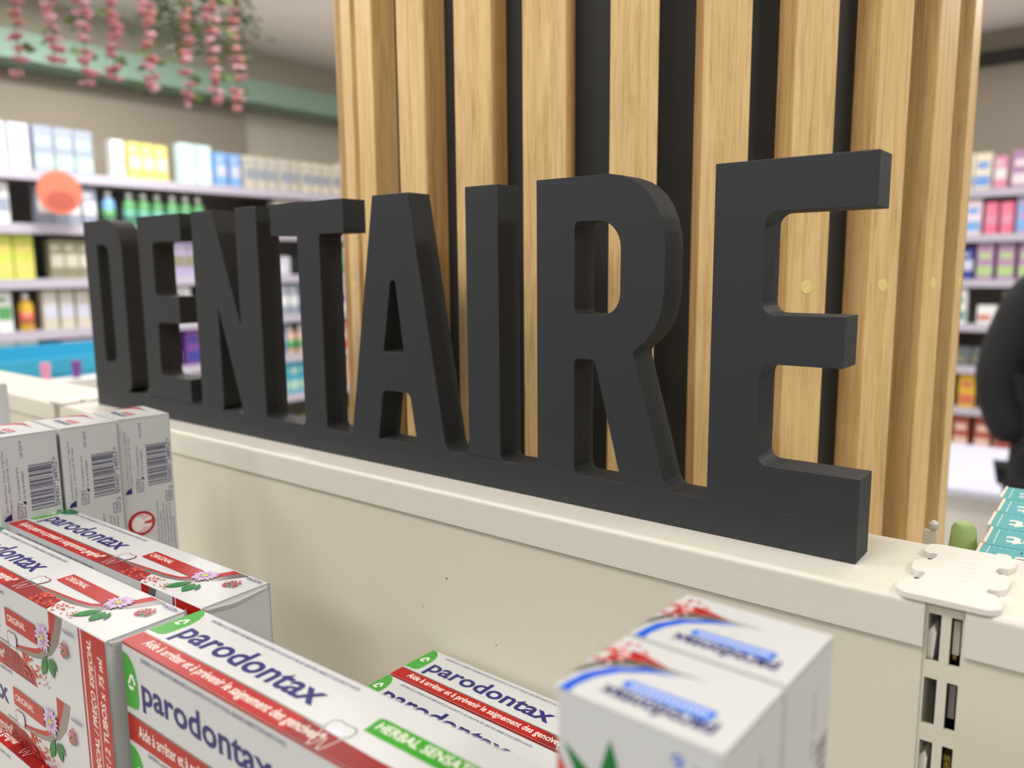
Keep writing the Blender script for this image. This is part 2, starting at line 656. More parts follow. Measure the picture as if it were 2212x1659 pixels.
# outlines run: bottom left, up, across, down the right side
letter(round_poly([(-1538, 34), (-1538, 341), (-1400, 341, 52), (-1400, 34, 46), (-1441, 34)], 10),
       [round_poly([(-1491, 84, 5), (-1491, 298, 5), (-1449, 298, 20), (-1449, 84, 20)], 6)])
letter(up_l(-1340) + [(-1340, 341), (-1203, 341), (-1203, 298)] + round_poly([(-1203, 298), (-1293, 298, 9), (-1293, 209, 9), (-1221, 209), (-1221, 165), (-1293, 165, 9), (-1293, 74, 9), (-1203, 74)])[1:-1]
       + [(-1203, 74)] + up_r(-1203))
letter(up_l(-1170) + [(-1170, 341), (-1112, 341), (-1052, 172), (-1050, 172), (-1050, 341), (-997, 341)] + up_r(-997)
       + [(-1056, 34), (-1058, 42), (-1107, 191), (-1109, 191), (-1109, 41), (-1112, 34)])
letter(up_l(-905) + round_poly([(-905, 60), (-905, 298, 5), (-964, 298)])[1:-1] + [(-964, 298), (-964, 341), (-808, 341), (-808, 298)]
       + round_poly([(-808, 298), (-858, 298, 5), (-858, 60)])[1:-1] + up_r(-858))
letter([(-806, 34), (-752, 341), (-690, 341), (-637, 42), (-634, 37), (-629, 34)] + [(-684, 34)]
       + round_poly([(-684, 34), (-695.5, 98.5, 8), (-743.5, 98.5, 8), (-754, 34)])[1:-1] + [(-754, 34)],
       [round_poly([(-740, 148, 2), (-724, 237, 5), (-716, 237, 5), (-703.5, 148, 2)], 5)])
letter(up_l(-599) + [(-599, 341), (-552, 341)] + up_r(-552))
R_out = up_l(-499.5) + [(-499.5, 341), (-412, 341), (-398, 338.5), (-386, 334), (-376, 328), (-367, 319.5), (-360, 309), (-355, 297), (-351.5, 284), (-350, 270), (-350, 231),
                        (-351.5, 217), (-355, 202), (-361, 190), (-370, 179), (-380, 171.5), (-382, 168), (-382, 163), (-380.5, 158), (-347, 43), (-344, 37.5), (-338, 34)]
R_out += [(-393.5, 34), (-395.5, 38.5)] + round_poly([(-395.5, 38.5), (-427.5, 158, 6), (-452, 158, 6), (-452, 34)], 5)[1:-1] + [(-452, 41), (-450, 36), (-446, 34)]
letter(R_out, [round_poly([(-452, 203, 6), (-452, 297, 6), (-398, 297, 28), (-398, 203, 22)], 8)])
letter([(-302, 34), (-302, 341), (-165.5, 341), (-165.5, 297)]
       + round_poly([(-165.5, 297), (-255, 297, 11), (-255, 209, 10), (-185, 209), (-185, 165.5), (-255, 165.5, 11), (-255, 74, 10), (-166.5, 74)], 5)[1:-1] + [(-166.5, 74), (-166.5, 34)])

# ------------------------------------------------------------------ round column with oak slats
CX, CYc, RO, HW, DEP = -753.0, 664.5, 544.5, 28.6, 37.2
colm = thing('slatted_column', 'round black column clad in upright light oak slats behind the lettering', 'column', (CX * U, CYc * U, FLOOR))
b = MB()
b.lathe([(RO - DEP, 0), (RO - DEP, (CEIL - FLOOR) / U - 0.5)], 'core', 96)
smooth(b.build('column_core', colm), 30)
angs = [-0.463, -0.316, -0.089, 0.113, 0.298, 0.501, 0.702, 0.909, 1.136, 1.356, 1.59]
a = angs[-1]
while a + 0.21 < 2 * math.pi - 0.463 - 0.12:
    a += 0.2095
    angs.append(a)
sm = MB()
H_ = (CEIL - FLOOR) / U - 1
sm.box((-HW, 0, 0), (HW, DEP + 2, H_), 'wood')
pm = MB()
pm.lathe([(8.2, 0), (8.2, 0.5), (7.6, 0.8)], 'plug', 20)
pm.v = [(x, -z, y) for x, y, z in pm.v]
slat0 = plug0 = None
zp = (223 * U - FLOOR) / U
for th in angs:
    nx, ny = math.sin(th), -math.cos(th)
    if slat0 is None:
        s = sm.build('slat', colm, bevel=0.0008)
        p = pm.build('wood_plug', s)
        p['label'] = 'pale round plug over a screw'
        slat0, plug0 = s, p
    else:
        s = slat0.copy(); COL.objects.link(s); s.parent = colm
        p = plug0.copy(); COL.objects.link(p); p.parent = s
    s.location = (nx * RO * U, ny * RO * U, 0.0003)
    s.rotation_euler = (0, 0, th)
    p.location = (0, 0, zp * U)

# ------------------------------------------------------------------ toothpaste packs
PL, PD, PH = 400.0, 70.0, 160.0       # length, depth, height of a twin pack


def logo(A, u, v, s):
    for q in ([(0, 9), (5.0, 0.5), (7.2, 1.8), (3.0, 9.6)], [(5.6, 0), (9.0, 0), (12.5, 7.2), (10.4, 9)], [(1.2, 10.4), (9.4, 10.4), (8.0, 13.4), (2.6, 13.4), (0.6, 11.6)]):
        A.poly([(u + a * s, v + c * s) for a, c in q], 'whiteink')
    A.ell(u + 13.5 * s, v + 2.4 * s, 0.45 * s, 0.45 * s, 'whiteink', n=6)
    A.ell(u + 15.2 * s, v + 2.4 * s, 0.45 * s, 0.45 * s, 'whiteink', n=6)


def flower(A, u, v, r, ry=1.0):
    rnd = random.Random(3)
    for k in range(17):
        a = 2 * math.pi * k / 17 + rnd.uniform(-.08, .08)
        L = r * rnd.uniform(0.82, 1.05)
        A.ell(u + math.cos(a) * L * 0.6, v + math.sin(a) * L * 0.6 * ry, L * 0.42, r * 0.13, 'petal', rot=math.atan2(math.sin(a) * ry, math.cos(a)), n=10)
    for k in range(9):
        a = 2 * math.pi * k / 9 + 0.2
        A.ell(u + math.cos(a) * r * 0.34, v + math.sin(a) * r * 0.34 * ry, r * 0.16, r * 0.05, 'petal2', rot=math.atan2(math.sin(a) * ry, math.cos(a)), n=8)
    A.ell(u, v, r * 0.25, r * 0.2 * ry, 'yellow', n=14)


def leaves(A, u, v, s):
    for (du, dv, L, w_, rot) in ((-7, 5, 18, 4.0, 2.05), (3, 5, 14, 4.4, 1.2), (11, 1, 11, 1.9, 0.8)):
        c, sn = math.cos(rot), math.sin(rot)
        P = [(t * L * s, math.sin(math.pi * t) * w_ * s) for t in fracs(0, 1, 7)] + [(t * L * s, -math.sin(math.pi * t) * w_ * s) for t in fracs(1, 0, 7)[1:-1]]
        A.poly([(u + du * 0.4 * s + x * c - y * sn, v + dv * 0.3 * s + x * sn + y * c) for x, y in P], 'leaf')


def berries(A, u, v, s, n=40):
    rnd = random.Random(5)
    for k in range(n):
        x, y = rnd.uniform(-9, 9), rnd.uniform(-9, 9)
        if abs(x) + abs(y) > 13:
            continue
        A.ell(u + x * s, v + y * s, rnd.uniform(1.6, 2.8) * s, rnd.uniform(0.9, 1.5) * s, 'berry' if k % 4 else 'leaf', rot=rnd.uniform(0, 3), n=7)


def cells(A, u0, u1, v0, v1, n, m='cell'):
    rnd = random.Random(11)
    for k in range(n):
        t = rnd.random() ** 1.3
        u = u0 + (u1 - u0) * t
        v = rnd.uniform(v0 + (v1 - v0) * 0.25 * t, v1)
        s = (1 - t * 0.65)
        A.ell(u, v, rnd.uniform(2.2, 4.6) * s, rnd.uniform(0.9, 1.7) * s, m, rot=rnd.uniform(-0.9, 0.9), n=7)


def tooth(A, u, v, w_, h, m, m2):
    crown = [(u + 0.1 * w_, v + 0.42 * h), (u, v + 0.25 * h), (u + 0.02 * w_, v + 0.08 * h), (u + 0.2 * w_, v), (u + 0.5 * w_, v + 0.03 * h), (u + 0.8 * w_, v), (u + w_, v + 0.1 * h), (u + w_, v + 0.28 * h), (u + 0.9 * w_, v + 0.42 * h)]
    A.poly(crown, 'white')
    A.ell(u + 0.5 * w_, v + 0.33 * h, 0.25 * w_, 0.07 * h, 'teeth')
    A.line(crown, 0.9, m)
    A.line([(u + 0.12 * w_, v + 0.45 * h), (u + 0.2 * w_, v + 0.8 * h), (u + 0.3 * w_, v + 0.98 * h), (u + 0.4 * w_, v + 0.9 * h), (u + 0.46 * w_, v + 0.62 * h), (u + 0.54 * w_, v + 0.6 * h),
            (u + 0.62 * w_, v + 0.9 * h), (u + 0.72 * w_, v + 0.98 * h), (u + 0.82 * w_, v + 0.8 * h), (u + 0.9 * w_, v + 0.45 * h)], 0.7, m2)


def leaf_tab(A, v0, v1, w_=19.0):
    h = v1 - v0
    A.poly([(0, v0), (w_ * 0.35, v0 + 0.02 * h), (w_ * 0.62, v0 + 0.10 * h), (w_ * 0.85, v0 + 0.24 * h), (w_, v0 + 0.45 * h), (w_, v0 + 0.80 * h), (w_ * 0.93, v0 + 0.93 * h), (w_ * 0.7, v0 + 0.98 * h), (0, v1)], 'green')


def design(A, kind, face, v0=0.0, lang='fr', full=True):
    """one printed design: face 'top' (70 deep) or 'front' (79 high)"""
    top = face == 'top'
    aide = 'Aide à arrêter et à prévenir le saignement des gencives*' if lang == 'fr' else 'Ajuda a parar e a prevenir o sangramento gengival*'
    den = 'DENTIFRICE QUOTIDIEN AU BICARBONATE DE SODIUM ET AU FLUOR POUR DES GENCIVES SAINES ET DES DENTS FORTES' if lang == 'fr' else \
        'DENTÍFRICO DIÁRIO COM BICARBONATO DE SÓDIO E FLÚOR PARA GENGIVAS SAUDÁVEIS E DENTES FORTES'
    bt, bb = (52.0, 70.0) if top else (61.5, 84.0)
    end = 300.0 if kind == 'herbal' else (290.0 if top else 256.0)
    k0 = A.k
    # red band, darker towards its end, with a thin grey line above
    dk = 205 if (top or kind == 'herbal') else 190
    A.rect(0, v0 + bt, dk, v0 + bb, 'red', k0 + 1)
    A.poly([(dk, v0 + bt), (end - 30, v0 + bt + (2.0 if top else 0)), (end, v0 + (54 if top else bt + 9)), (end + 8, v0 + bb), (dk, v0 + bb)], 'dred', k0 + 1)
    A.rect(0, v0 + bt - 1.6, dk + 20, v0 + bt, 'grey', k0 + 2)
    A.k = k0 + 3
    if top:
        leaf_tab(A, v0 + 1.5, v0 + 48)
        logo(A, 3.2, v0 + 18, 0.82)
        if kind == 'original':
            A.poly([(8, v0 + 0.5), (30, v0 + 0.5), (34, v0 + 5), (33, v0 + 11), (26, v0 + 15), (16, v0 + 17)], 'dgreen')
        A.text('parodontax', 25.5, 197, v0 + 40.0, 15.6, 'navy', bold=0.024)
        A.text(den, 27, 208 if kind == 'herbal' else 198, v0 + 9.6, 3.4, 'navy', ref='H', res=1)
        A.text(aide, 19, 232 if kind == 'herbal' else 206, v0 + 63.6, 6.0, 'whiteink', bold=0.014, res=2)
        lab = (238.0, 19.5, 35.5, 326.0)
    else:
        leaf_tab(A, v0 + 8.5, v0 + 55, 21)
        logo(A, 4.5, v0 + 25, 1.0)
        A.text('parodontax', 26, 194, v0 + 43.8, 15.6, 'navy', bold=0.024)
        A.text(den, 28.5, 209, v0 + 9.8, 3.6, 'navy', ref='H', res=1)
        A.text(aide, 16, 196 if kind == 'original' else 232, v0 + 76.5, 7.2, 'whiteink', bold=0.014, res=2)
        lab = (208.5, 20.5, 38.8, 272.0)
    u0, a0, a1, u1 = lab
    if kind == 'herbal':
        u0, u1 = 245.0, 352.0
        A.poly([(u0, v0 + a0 + 4), (u0 + 3, v0 + a0 + 2), (u1, v0 + a0 + 4), (u1, v0 + a1 + 4), (u0 + 1, v0 + a1 + 3)], 'lgreen')
        A.text('HERBAL SENSATION', u0 + 5, u1 - 8, v0 + a1 - 2.5, 8.2, 'whiteink', ref='H', bold=0.012)
        tooth(A, 222 if top else 220, v0 + 40, 23, 30, M_['dgreen'], M_['whiteink'])
        flower(A, 352, v0 + 36, 17)
        leaves(A, 352, v0 + 44, 1.3)
        return
    # original: grey and red swoosh, label, flower, leaves, berries
    if top:
        outer = [(205, 52), (250, 53.6), (285, 54), (306, 52.4), (324, 48.4), (345, 39.5), (358, 25), (372.5, 3.0)]
        innr = [(360, 3.0), (350, 22), (338, 36), (322, 44.5), (304, 47.6), (285, 48.8), (250, 50.5), (205, 50.4)]
        innw = [(348, 3.0), (341, 20), (331, 33), (319, 41.5), (300, 45), (280, 46.5), (255, 48.5), (235, 49.8)]
        fc, fr = (337.5, 27.0), 13.5
    else:
        outer = [(188, 58), (215, 58.6), (240, 58), (262, 55.5), (278, 52.0), (300, 42), (315, 28), (323, 12), (327.5, 0.8)]
        innr = [(316, 0.8), (311, 12), (303, 26), (290, 39), (272, 49), (255, 52), (235, 54.6), (212, 56), (188, 56.4)]
        innw = [(301, 0.8), (300, 18), (294, 29), (283, 39), (268, 45), (248, 49.5), (228, 53), (210, 55)]
        fc, fr = (286.0, 29.0), 14.5
    A.poly([(a, v0 + c) for a, c in outer + innr], 'grey')
    A.poly([(a, v0 + c) for a, c in innr[:-1] + innw[::-1]], 'red')
    if top:
        cells(A, 262, 338, v0 + 52, v0 + 68, 60)
        tooth(A, 216, v0 + 38, 20, 30, M_['maroon'], M_['pink'])
    else:
        cells(A, 240, 292, v0 + 56, v0 + 78, 60)
        tooth(A, 209, v0 + 43, 19, 33, M_['maroon'], M_['cell'])
    A.poly([(u0, v0 + a0), (u1, v0 + a0 + 1), (u1 + 1, v0 + a1 + 1), (u0, v0 + a1)], 'red')
    A.text('ORIGINAL', u0 + 4.0, u0 + 43, v0 + a1 - 5.6, 6.6, 'whiteink', ref='H', bold=0.006)
    leaves(A, fc[0] + 8, v0 + fc[1] + 14, 1.35)
    flower(A, fc[0], v0 + fc[1], fr)
    berries(A, (376 if top else 328), v0 + (24 if top else 28), 0.85)
    hu = (375, 397) if top else (329.5, 349)
    A.text('HALEON', hu[0], hu[1], v0 + (9.2 if top else 11.6), 3.9, 'navy', ref='H', bold=0.012, res=2)


def pack_body(kind, lang='fr'):
    """twin pack, origin at its lower left front corner; printed top and front"""
    b = MB()
    r = 2.2
    L, D, Hh = PL, PD, PH
    sec = round_poly([(0, 0, r), (0, Hh, r), (D, Hh, r), (D, 0, r)], 3)
    n = len(sec)
    for i in range(n):
        p, q = sec[i], sec[(i + 1) % n]
        b.poly([(0, p[0], p[1]), (L, p[0], p[1]), (L, q[0], q[1]), (0, q[0], q[1])], 'white')
    tr = tessellate_polygon([[Vector((p[0], p[1], 0)) for p in sec]])
    for x in (1.2, L - 1.2):
        b.tris([(x, p[0], p[1]) for p in sec], tr, 'white')
    At = Art(b, (0, D, Hh), (1, 0, 0), (0, -1, 0), (0, 0, 1), clip=(0, 0.8, L - 0.5, D - 0.2))
    design(At, kind, 'top', 0, 'pt' if kind == 'original' else 'fr')
    Af = Art(b, (0, 0, Hh), (1, 0, 0), (0, 0, -1), (0, -1, 0), clip=(0, 0.4, L - 0.3, Hh - 1.5))
    Af.rect(0, 0.2, 290 if kind == 'herbal' else 256, 2.4, 'red')
    if kind == 'original':
        Af.rect(0, 0.1, 400, 2.6, 'white')
    design(Af, kind, 'front', 0, 'fr')
    Af.k = 0
    design(Af, kind, 'front', 79.5, 'pt' if kind == 'original' else 'fr')
    if kind == 'original':
        Af.k = 30
        Af.rect(354.8, 0.3, 358.6, Hh, 'maroon')
        Af.rect(358.6, 0.3, 360.0, Hh, 'whiteink')
        Af.rect(360.0, 0.3, L - 0.4, Hh, 'red')
        Af.text('PRIX SPÉCIAL / PREÇO ESPECIAL', 152, 6.5, 376.0, 7.2, 'whiteink', ref='H', bold=0.012, shear=0.22, rot=90)
        Af.text('2 TUBES / 2 TUBOS x 75 ml', 152, 18.5, 393.0, 7.6, 'whiteink', ref='H', bold=0.012, shear=0.22, rot=90)
        Af.rect(379.3, 26, 380.1, 153, 'whiteink')
    return b


def pack_flap(b=None):
    """closed end: tuck flap with its seam, on the +x end"""
    b = MB()
    L, D, Hh = PL, PD, PH
    b.poly([(L - 1.0, 1.5, 2), (L - 1.0, D - 1.5, 2), (L - 1.0, D - 1.5, Hh - 4), (L - 1.0, 1.5, Hh - 1.5)], 'white')
    b.box((L - 1.1, 2.0, 3), (L - 0.4, D - 14, Hh - 13), 'white')
    # slightly lifted closing flap along the top edge
    b.tris([(L - 1.4, 0.8, Hh - 0.8), (L + 0.9, 4, Hh - 3.2), (L + 2.2, D * 0.45, Hh - 5.6), (L + 1.0, D - 4, Hh - 3.6), (L - 1.4, D - 1, Hh - 0.8),
            (L - 0.6, 6, Hh - 7), (L + 0.4, D * 0.45, Hh - 10), (L - 0.6, D - 6, Hh - 7)],
           [(0, 1, 2), (0, 2, 4), (2, 3, 4), (1, 5, 6, 2), (2, 6, 7, 3)], 'white')
    return b


_pk = {}


def place_pack(kind, label, x, y, z, rz, group=None):
    if kind not in _pk:
        t = thing('toothpaste_pack', label, 'toothpaste pack')
        t.name = 'toothpaste_pack'
        o = pack_body(kind).build('carton', t)
        o['label'] = 'printed white card sleeve'
        pack_flap().build('end_flap', t)
        _pk[kind] = t
    else:
        t = copy_tree(_pk[kind])
    t.location = (x * U, y * U, z * U)
    t.rotation_euler = (0, 0, rz)
    t['label'] = label
    if group:
        t['group'] = group
    return t


SH = -357.0
Y1, ZT = math.radians(1.3), -36.0
place_pack('original', 'white and red flowered twin pack with the full-height PREÇO ESPECIAL strip facing out', -1013, -429, ZT - PH, Y1)
place_pack('original', 'flowered red-band twin pack lying behind the front one, its blank end facing the panel gap', -1008.3, -349.7, ZT - PH, Y1)
place_pack('herbal', 'nearest twin pack with green leaf corners, green label and big navy lettering', -605, -410.6, ZT - PH, math.radians(0.4))
place_pack('original', 'lower flowered twin pack jutting out under the one with the PREÇO ESPECIAL strip', -1012, -438, SH, math.radians(1.2))
place_pack('original', 'lower flowered twin pack beneath the rear red-band pack', -1010, -352, SH, Y1)
place_pack('herbal', 'lower green-leaf twin pack underneath the nearest one with the green label', -606, -407, SH, math.radians(0.8))
place_pack('herbal', 'low-lying green-leaf toothpaste pack nearest the cream panel', -620.5, -115.5, -200 - PH + 3, math.radians(-1.0))
place_pack('herbal', 'low-lying green-leaf toothpaste pack half hidden, just in front of the one by the panel', -621.5, -187.0, -200 - PH + 3, math.radians(-1.3))

# ------------------------------------------------------------------ standing cartons (barcodes, swoosh flaps)
CW, CD = 84.0, 67.0      # along x, along y


def ean(A, u0, u1, v0, v1, m='bar'):
    """EAN-13 bars running along v (reading upwards), digits 3094907248952"""
    code = '3094907248952'
    Lc = {'0': '0001101', '1': '0011001', '2': '0010011', '3': '0111101', '4': '0100011', '5': '0110001', '6': '0101111', '7': '0111011', '8': '0110111', '9': '0001011'}
    par = {'3': 'LLGLGG'}[code[0]]
    bits = '101'
    for d, p in zip(code[1:7], par):
        c = Lc[d]
        bits += c if p == 'L' else ''.join('1' if q == '0' else '0' for q in c)[::-1]
    bits += '01010'
    for d in code[7:]:
        bits += ''.join('1' if q == '0' else '0' for q in Lc[d])
    bits += '101'
    n = len(bits)
    h = (v1 - v0) / n
    A.k += 1
    k = A.k
    i = 0
    while i < n:
        if bits[i] == '1':
            j = i
            while j + 1 < n and bits[j + 1] == '1':
                j += 1
            guard = i < 3 or i >= n - 3 or 45 <= i <= 49
            A.rect(u0, v1 - h * (j + 1), u1 + (2.2 if guard else 0), v1 - h * i, m, k)
            i = j + 1
        else:
            i += 1


def barcode_face(A):
    n = 'navy'
    A.text('Haleon Medical Devices, Clocherane, Youghal Road,', 88, 15, 9.0, 2.6, n, ref='H', rot=90, res=1)
    A.text('Dungarvan, Co. Waterford X35 Y983, Ireland', 88, 24, 13.2, 2.6, n, ref='H', rot=90, res=1)
    A.poly([(4, 98), (12, 98), (12, 90), (9.5, 90), (9.5, 92), (7.5, 90.5), (7.5, 93), (5.5, 91.5), (5.5, 94.5), (4, 94.5)], n)
    A.text('CNP: 6347179', 26.3, 6.5, 29.0, 3.2, n, ref='H', rot=90, res=2)
    A.text('Voir les extrémités du carton', 76, 36.5, 22.6, 2.8, n, ref='H', rot=90, res=1)
    A.text('Ver topo da embalagem', 76, 42, 27.6, 2.8, n, ref='H', rot=90, res=1)
    A.line([(19, 79), (24, 81), (19, 84), (19, 79)], 0.6, n)
    A.poly([(24.5, 78), (28, 78), (28, 83), (25.5, 81)], n)
    for (a, c, d, e, s) in ((18.6, 85.0, 26.2, 97.0, 'LOT'), (54.6, 103.0, 62.4, 116.2, 'UDI')):
        A.line([(a, c), (d, c), (d, e), (a, e), (a, c)], 0.7, n)
        A.text(s, e - 1.8, c + 1.8, d - 2.0, 3.9, n, ref='H', rot=90, bold=0.012)
    ean(A, 33.0, 58.5, 36.5, 91.2)
    A.text('3', 100.5, 97.0, 64.2, 5.0, n, ref='H', rot=90)
    A.text('094907', 90.5, 66.0, 64.2, 5.0, n, ref='H', rot=90)
    A.text('248952', 62.0, 37.5, 64.2, 5.0, n, ref='H', rot=90)
    A.text('>', 35.0, 31.5, 64.2, 3.8, n, ref='x', rot=90)
    # red ringed tooth picture
    A.ell(20.6, 139.3, 17.2, 16.4, 'red', n=32)
    A.ell(21.2, 139.3, 13.4, 12.8, 'pink', n=28)
    A.poly([(10, 134), (14, 130), (20, 131), (22, 135), (33, 132), (33.6, 136), (26, 139), (33.6, 142), (32, 146), (22, 144), (20, 148), (13, 149), (9, 144)], 'whiteink')
    A.poly([(24, 138), (34, 136.6), (34.2, 141.6), (24, 141)], 'cell')
    for j, (s, e) in enumerate(((198, 114), (198, 128), (190, 118), (196, 121), (194, 120), (198, 140))):
        A.text('recomendação do dentista ou crianças com sangramento gengival as abas descoladas'[j * 3:j * 3 + 64], s, e, 42.5 + 4.1 * j, 2.2, n, ref='H', rot=90, res=1)


def carton_body(face, H):
    b = MB()
    sec = round_poly([(0, 0, 2.0), (CW, 0, 2.0), (CW, CD, 2.0), (0, CD, 2.0)], 3)
    n = len(sec)
    for i in range(n):
        p, q = sec[i], sec[(i + 1) % n]
        b.poly([(p[0], p[1], 0), (q[0], q[1], 0), (q[0], q[1], H), (p[0], p[1], H)], 'white')
    tr = tessellate_polygon([[Vector((p[0], p[1], 0)) for p in sec]])
    b.tris([(p[0], p[1], 0) for p in sec], tr, 'white')
    b.tris([(p[0], p[1], H - 1.8) for p in sec], tr, 'shade')
    A = Art(b, (CW, 0, H), (0, 1, 0), (0, 0, -1), (1, 0, 0), clip=(0, 0, CD, 250))
    if face == 'red':
        barcode_face(A)
        Af = Art(b, (0, 0, H), (1, 0, 0), (0, 0, -1), (0, -1, 0), clip=(0.5, 0.5, CW, 250))
        Af.rect(62, 84, 64, 98, 'red')
        Af.poly([(55, 120), (84, 112), (84, 170), (50, 170)], 'red')
    else:
        A.text('CNP: 6347179', 60, 20, 43, 4, 'grey', ref='H', rot=90, res=1)
        A.k += 1
        ean(A, 47, 63, 52, 104, 'grey')
        A.text('Voir les extrémités du carton', 110, 60, 14, 3, 'grey', ref='H', rot=90, res=1)
        Af = Art(b, (0, 0, H), (1, 0, 0), (0, 0, -1), (0, -1, 0), clip=(0.5, 0.5, CW, 250))
        Af.poly([(4, 24.5), (9, 27.5), (22, 36), (34, 54), (20, 58), (12, 40)], 'leaf')
        Af.poly([(30, 13.5), (34, 24), (37, 44), (24, 46), (25, 30)], 'leaf')
        Af.poly([(0.5, 31), (8, 42), (18, 60), (0.5, 60)], 'cell')
        Af.text('9', 61, 66.5, 14, 7, 'blue', ref='H', bold=0.01)
        Af.text('a', 71, 77, 15, 5, 'blue', bold=0.01)
    return b


def carton_flap(face, H):
    """closed upper flap, printed, lifting a little at its +x hinge"""
    b = MB()
    nx = 14
    xs = [CW * i / (nx - 1) - (0.0 if i else 0) for i in range(nx)]
    rnd = random.Random(9)

    def zz(x):
        return 0.0 + (2.2 * math.sin(min(1.0, (CW - x) / 10.0) * math.pi * 0.5) if x > CW - 10 else 2.2) * 0.6 - (0.6 if x > CW - 4 else 0)
    left = [(-1.5 - rnd.uniform(0, 2.0), y) for y in fracs(1, CD - 1, 12)]
    up = [(x, 0.5) for x in xs[1:]] + [(CW, CD - 0.5)] + [(x, CD - 0.5) for x in xs[1:-1]][::-1] + left[::-1]
    tr = tessellate_polygon([[Vector((p[0], p[1], 0)) for p in up]])
    b.tris([(p[0], p[1], H + 0.8) for p in up], tr, 'white')
    b.tris([(p[0], p[1], H - 0.6) for p in up], tr, 'white')
    m = len(up)
    for i in range(m):
        p, q = up[i], up[(i + 1) % m]
        b.poly([(p[0], p[1], H - 0.6), (q[0], q[1], H - 0.6), (q[0], q[1], H + 0.8), (p[0], p[1], H + 0.8)], 'white')
    A = Art(b, (0, 0, H + 0.8), (1, 0, 0), (0, 1, 0), (0, 0, 1), clip=(-3, 0.8, CW - 0.3, CD - 0.8))
    # v grows towards +y here, so lettering is laid out with rot=180 to read from behind
    if face == 'red':
        A.poly([(0, 16), (2, 34), (8, 46), (20, 52), (50, 53), (22, 56), (6, 58), (-2, 50), (-2, 30), (-2, 18)], 'red')
        A.poly([(8, 46), (20, 52), (52, 53.4), (20, 53.6)], 'grey')
        A.poly([(CW - 2.6, 1.5), (CW - 1.0, 1.5), (CW - 1.0, CD - 3), (CW - 1.5, CD - 3)], 'shade')  # dark strip standing for the shaded slit along the flap edge
        A.rect(30, 25, 60, 33, 'red')
        A.text('ORIGINAL', 57, 33, 31.4, 4.4, 'whiteink', ref='H', rot=180)
        A.text('parodontax', 62, 14, 22.0, 7.0, 'navy', rot=180, bold=0.02)
    else:
        A.poly([(-3, 6), (-2, 16), (4, 29), (16, 39), (34, 46), (54, 49.5), (36, 48.6), (14, 46.6), (0, 32), (-3, 22)], 'grey')
        A.poly([(6.5, 0.8), (6, 8), (9, 20), (16, 31), (27, 39), (42, 45.6), (24, 42.5), (10, 33), (2.5, 20), (0.5, 8), (0.5, 0.8)], 'blue')
        A.poly([(0.8, 33.5), (14, 47), (34, 48.6), (20, 52.5), (10, 54), (4, 46)], 'red')
        r2 = random.Random(2)
        for k in range(46):
            x, y = r2.uniform(-2, 20), r2.uniform(34, 62)
            if y > 66 - x * 0.6 or y < 30 + x * 0.8:
                continue
            A.ell(x, y, r2.uniform(1.2, 2.6), r2.uniform(0.8, 1.4), 'cell' if k % 3 else 'pink', rot=r2.uniform(-1, 1), n=7)
        A.poly(round_poly([(23, 19.5, 2), (69, 17.5, 2), (69.5, 27.5, 2), (23, 27, 2)], 3), 'lblue')
        A.k += 1
        kk = A.k
        for q in range(14):
            A.rect(27 + 2.85 * q, 21.2, 28.9 + 2.85 * q, 24.6, 'teeth', kk)
        A.text('parodontax', 74, 17, 16.8, 7.0, 'navy', rot=180, bold=0.02)
    return b


_ct = {}


def place_carton(face, label, x, y, z0, H, rz=0.0):
    key = (face, H)
    if key not in _ct:
        t = thing('toothpaste_carton', label, 'toothpaste carton')
        carton_body(face, H).build('carton', t)
        f = carton_flap(face, H).build('top_flap', t)
        f['label'] = 'printed closing flap'
        _ct[key] = t
    else:
        t = copy_tree(_ct[key])
    t.location = ((x - CW * math.cos(rz)) * U, (y - CW * math.sin(rz)) * U, z0 * U)   # x, y: its near right corner
    t.rotation_euler = (0, 0, rz)
    t['label'] = label
    return t


HC = 63.0 - SH
for i, (x, y, dz, rz, lb) in enumerate(((-1002, -216.8, 0, -0.1, 'standing white carton with full red tooth circle, rightmost of the barcode row'),
                                     (-1000, -286.0, 0.5, -0.06, 'standing white barcode carton in the middle of the row of three'),
                                     (-1002, -356.5, 1.0, -0.04, 'standing white barcode carton with its left part out of the picture, first of the row'))):
    place_carton('red', lb, x, y, SH, HC + dz, rz)
HR = 54.3 - SH
place_carton('blue', 'near upright carton with blue swoosh flap and green leaves on its front', -115.5, -396.6, SH, HR, -0.03)
place_carton('blue', 'farther upright carton with blue swoosh flap, behind the near one', -113.4, -327.6, SH, HR, -0.03)

# lilac-striped carton standing at the far end of the pack shelf, cut by the picture edge
b = MB()
b.box((-1594, -217, SH), (-1542, -150, 58), 'white')
A = Art(b, (-1542, -217, 58), (0, 1, 0), (0, 0, -1), (1, 0, 0))
for k in range(14):
    A.rect(8, 6 + 8 * k, 60, 9 + 8 * k, 'teeth')
tag(b.build('carton_box', bevel=0.0004), 'pale lilac-striped carton standing by the far end of the pack shelf', 'box')

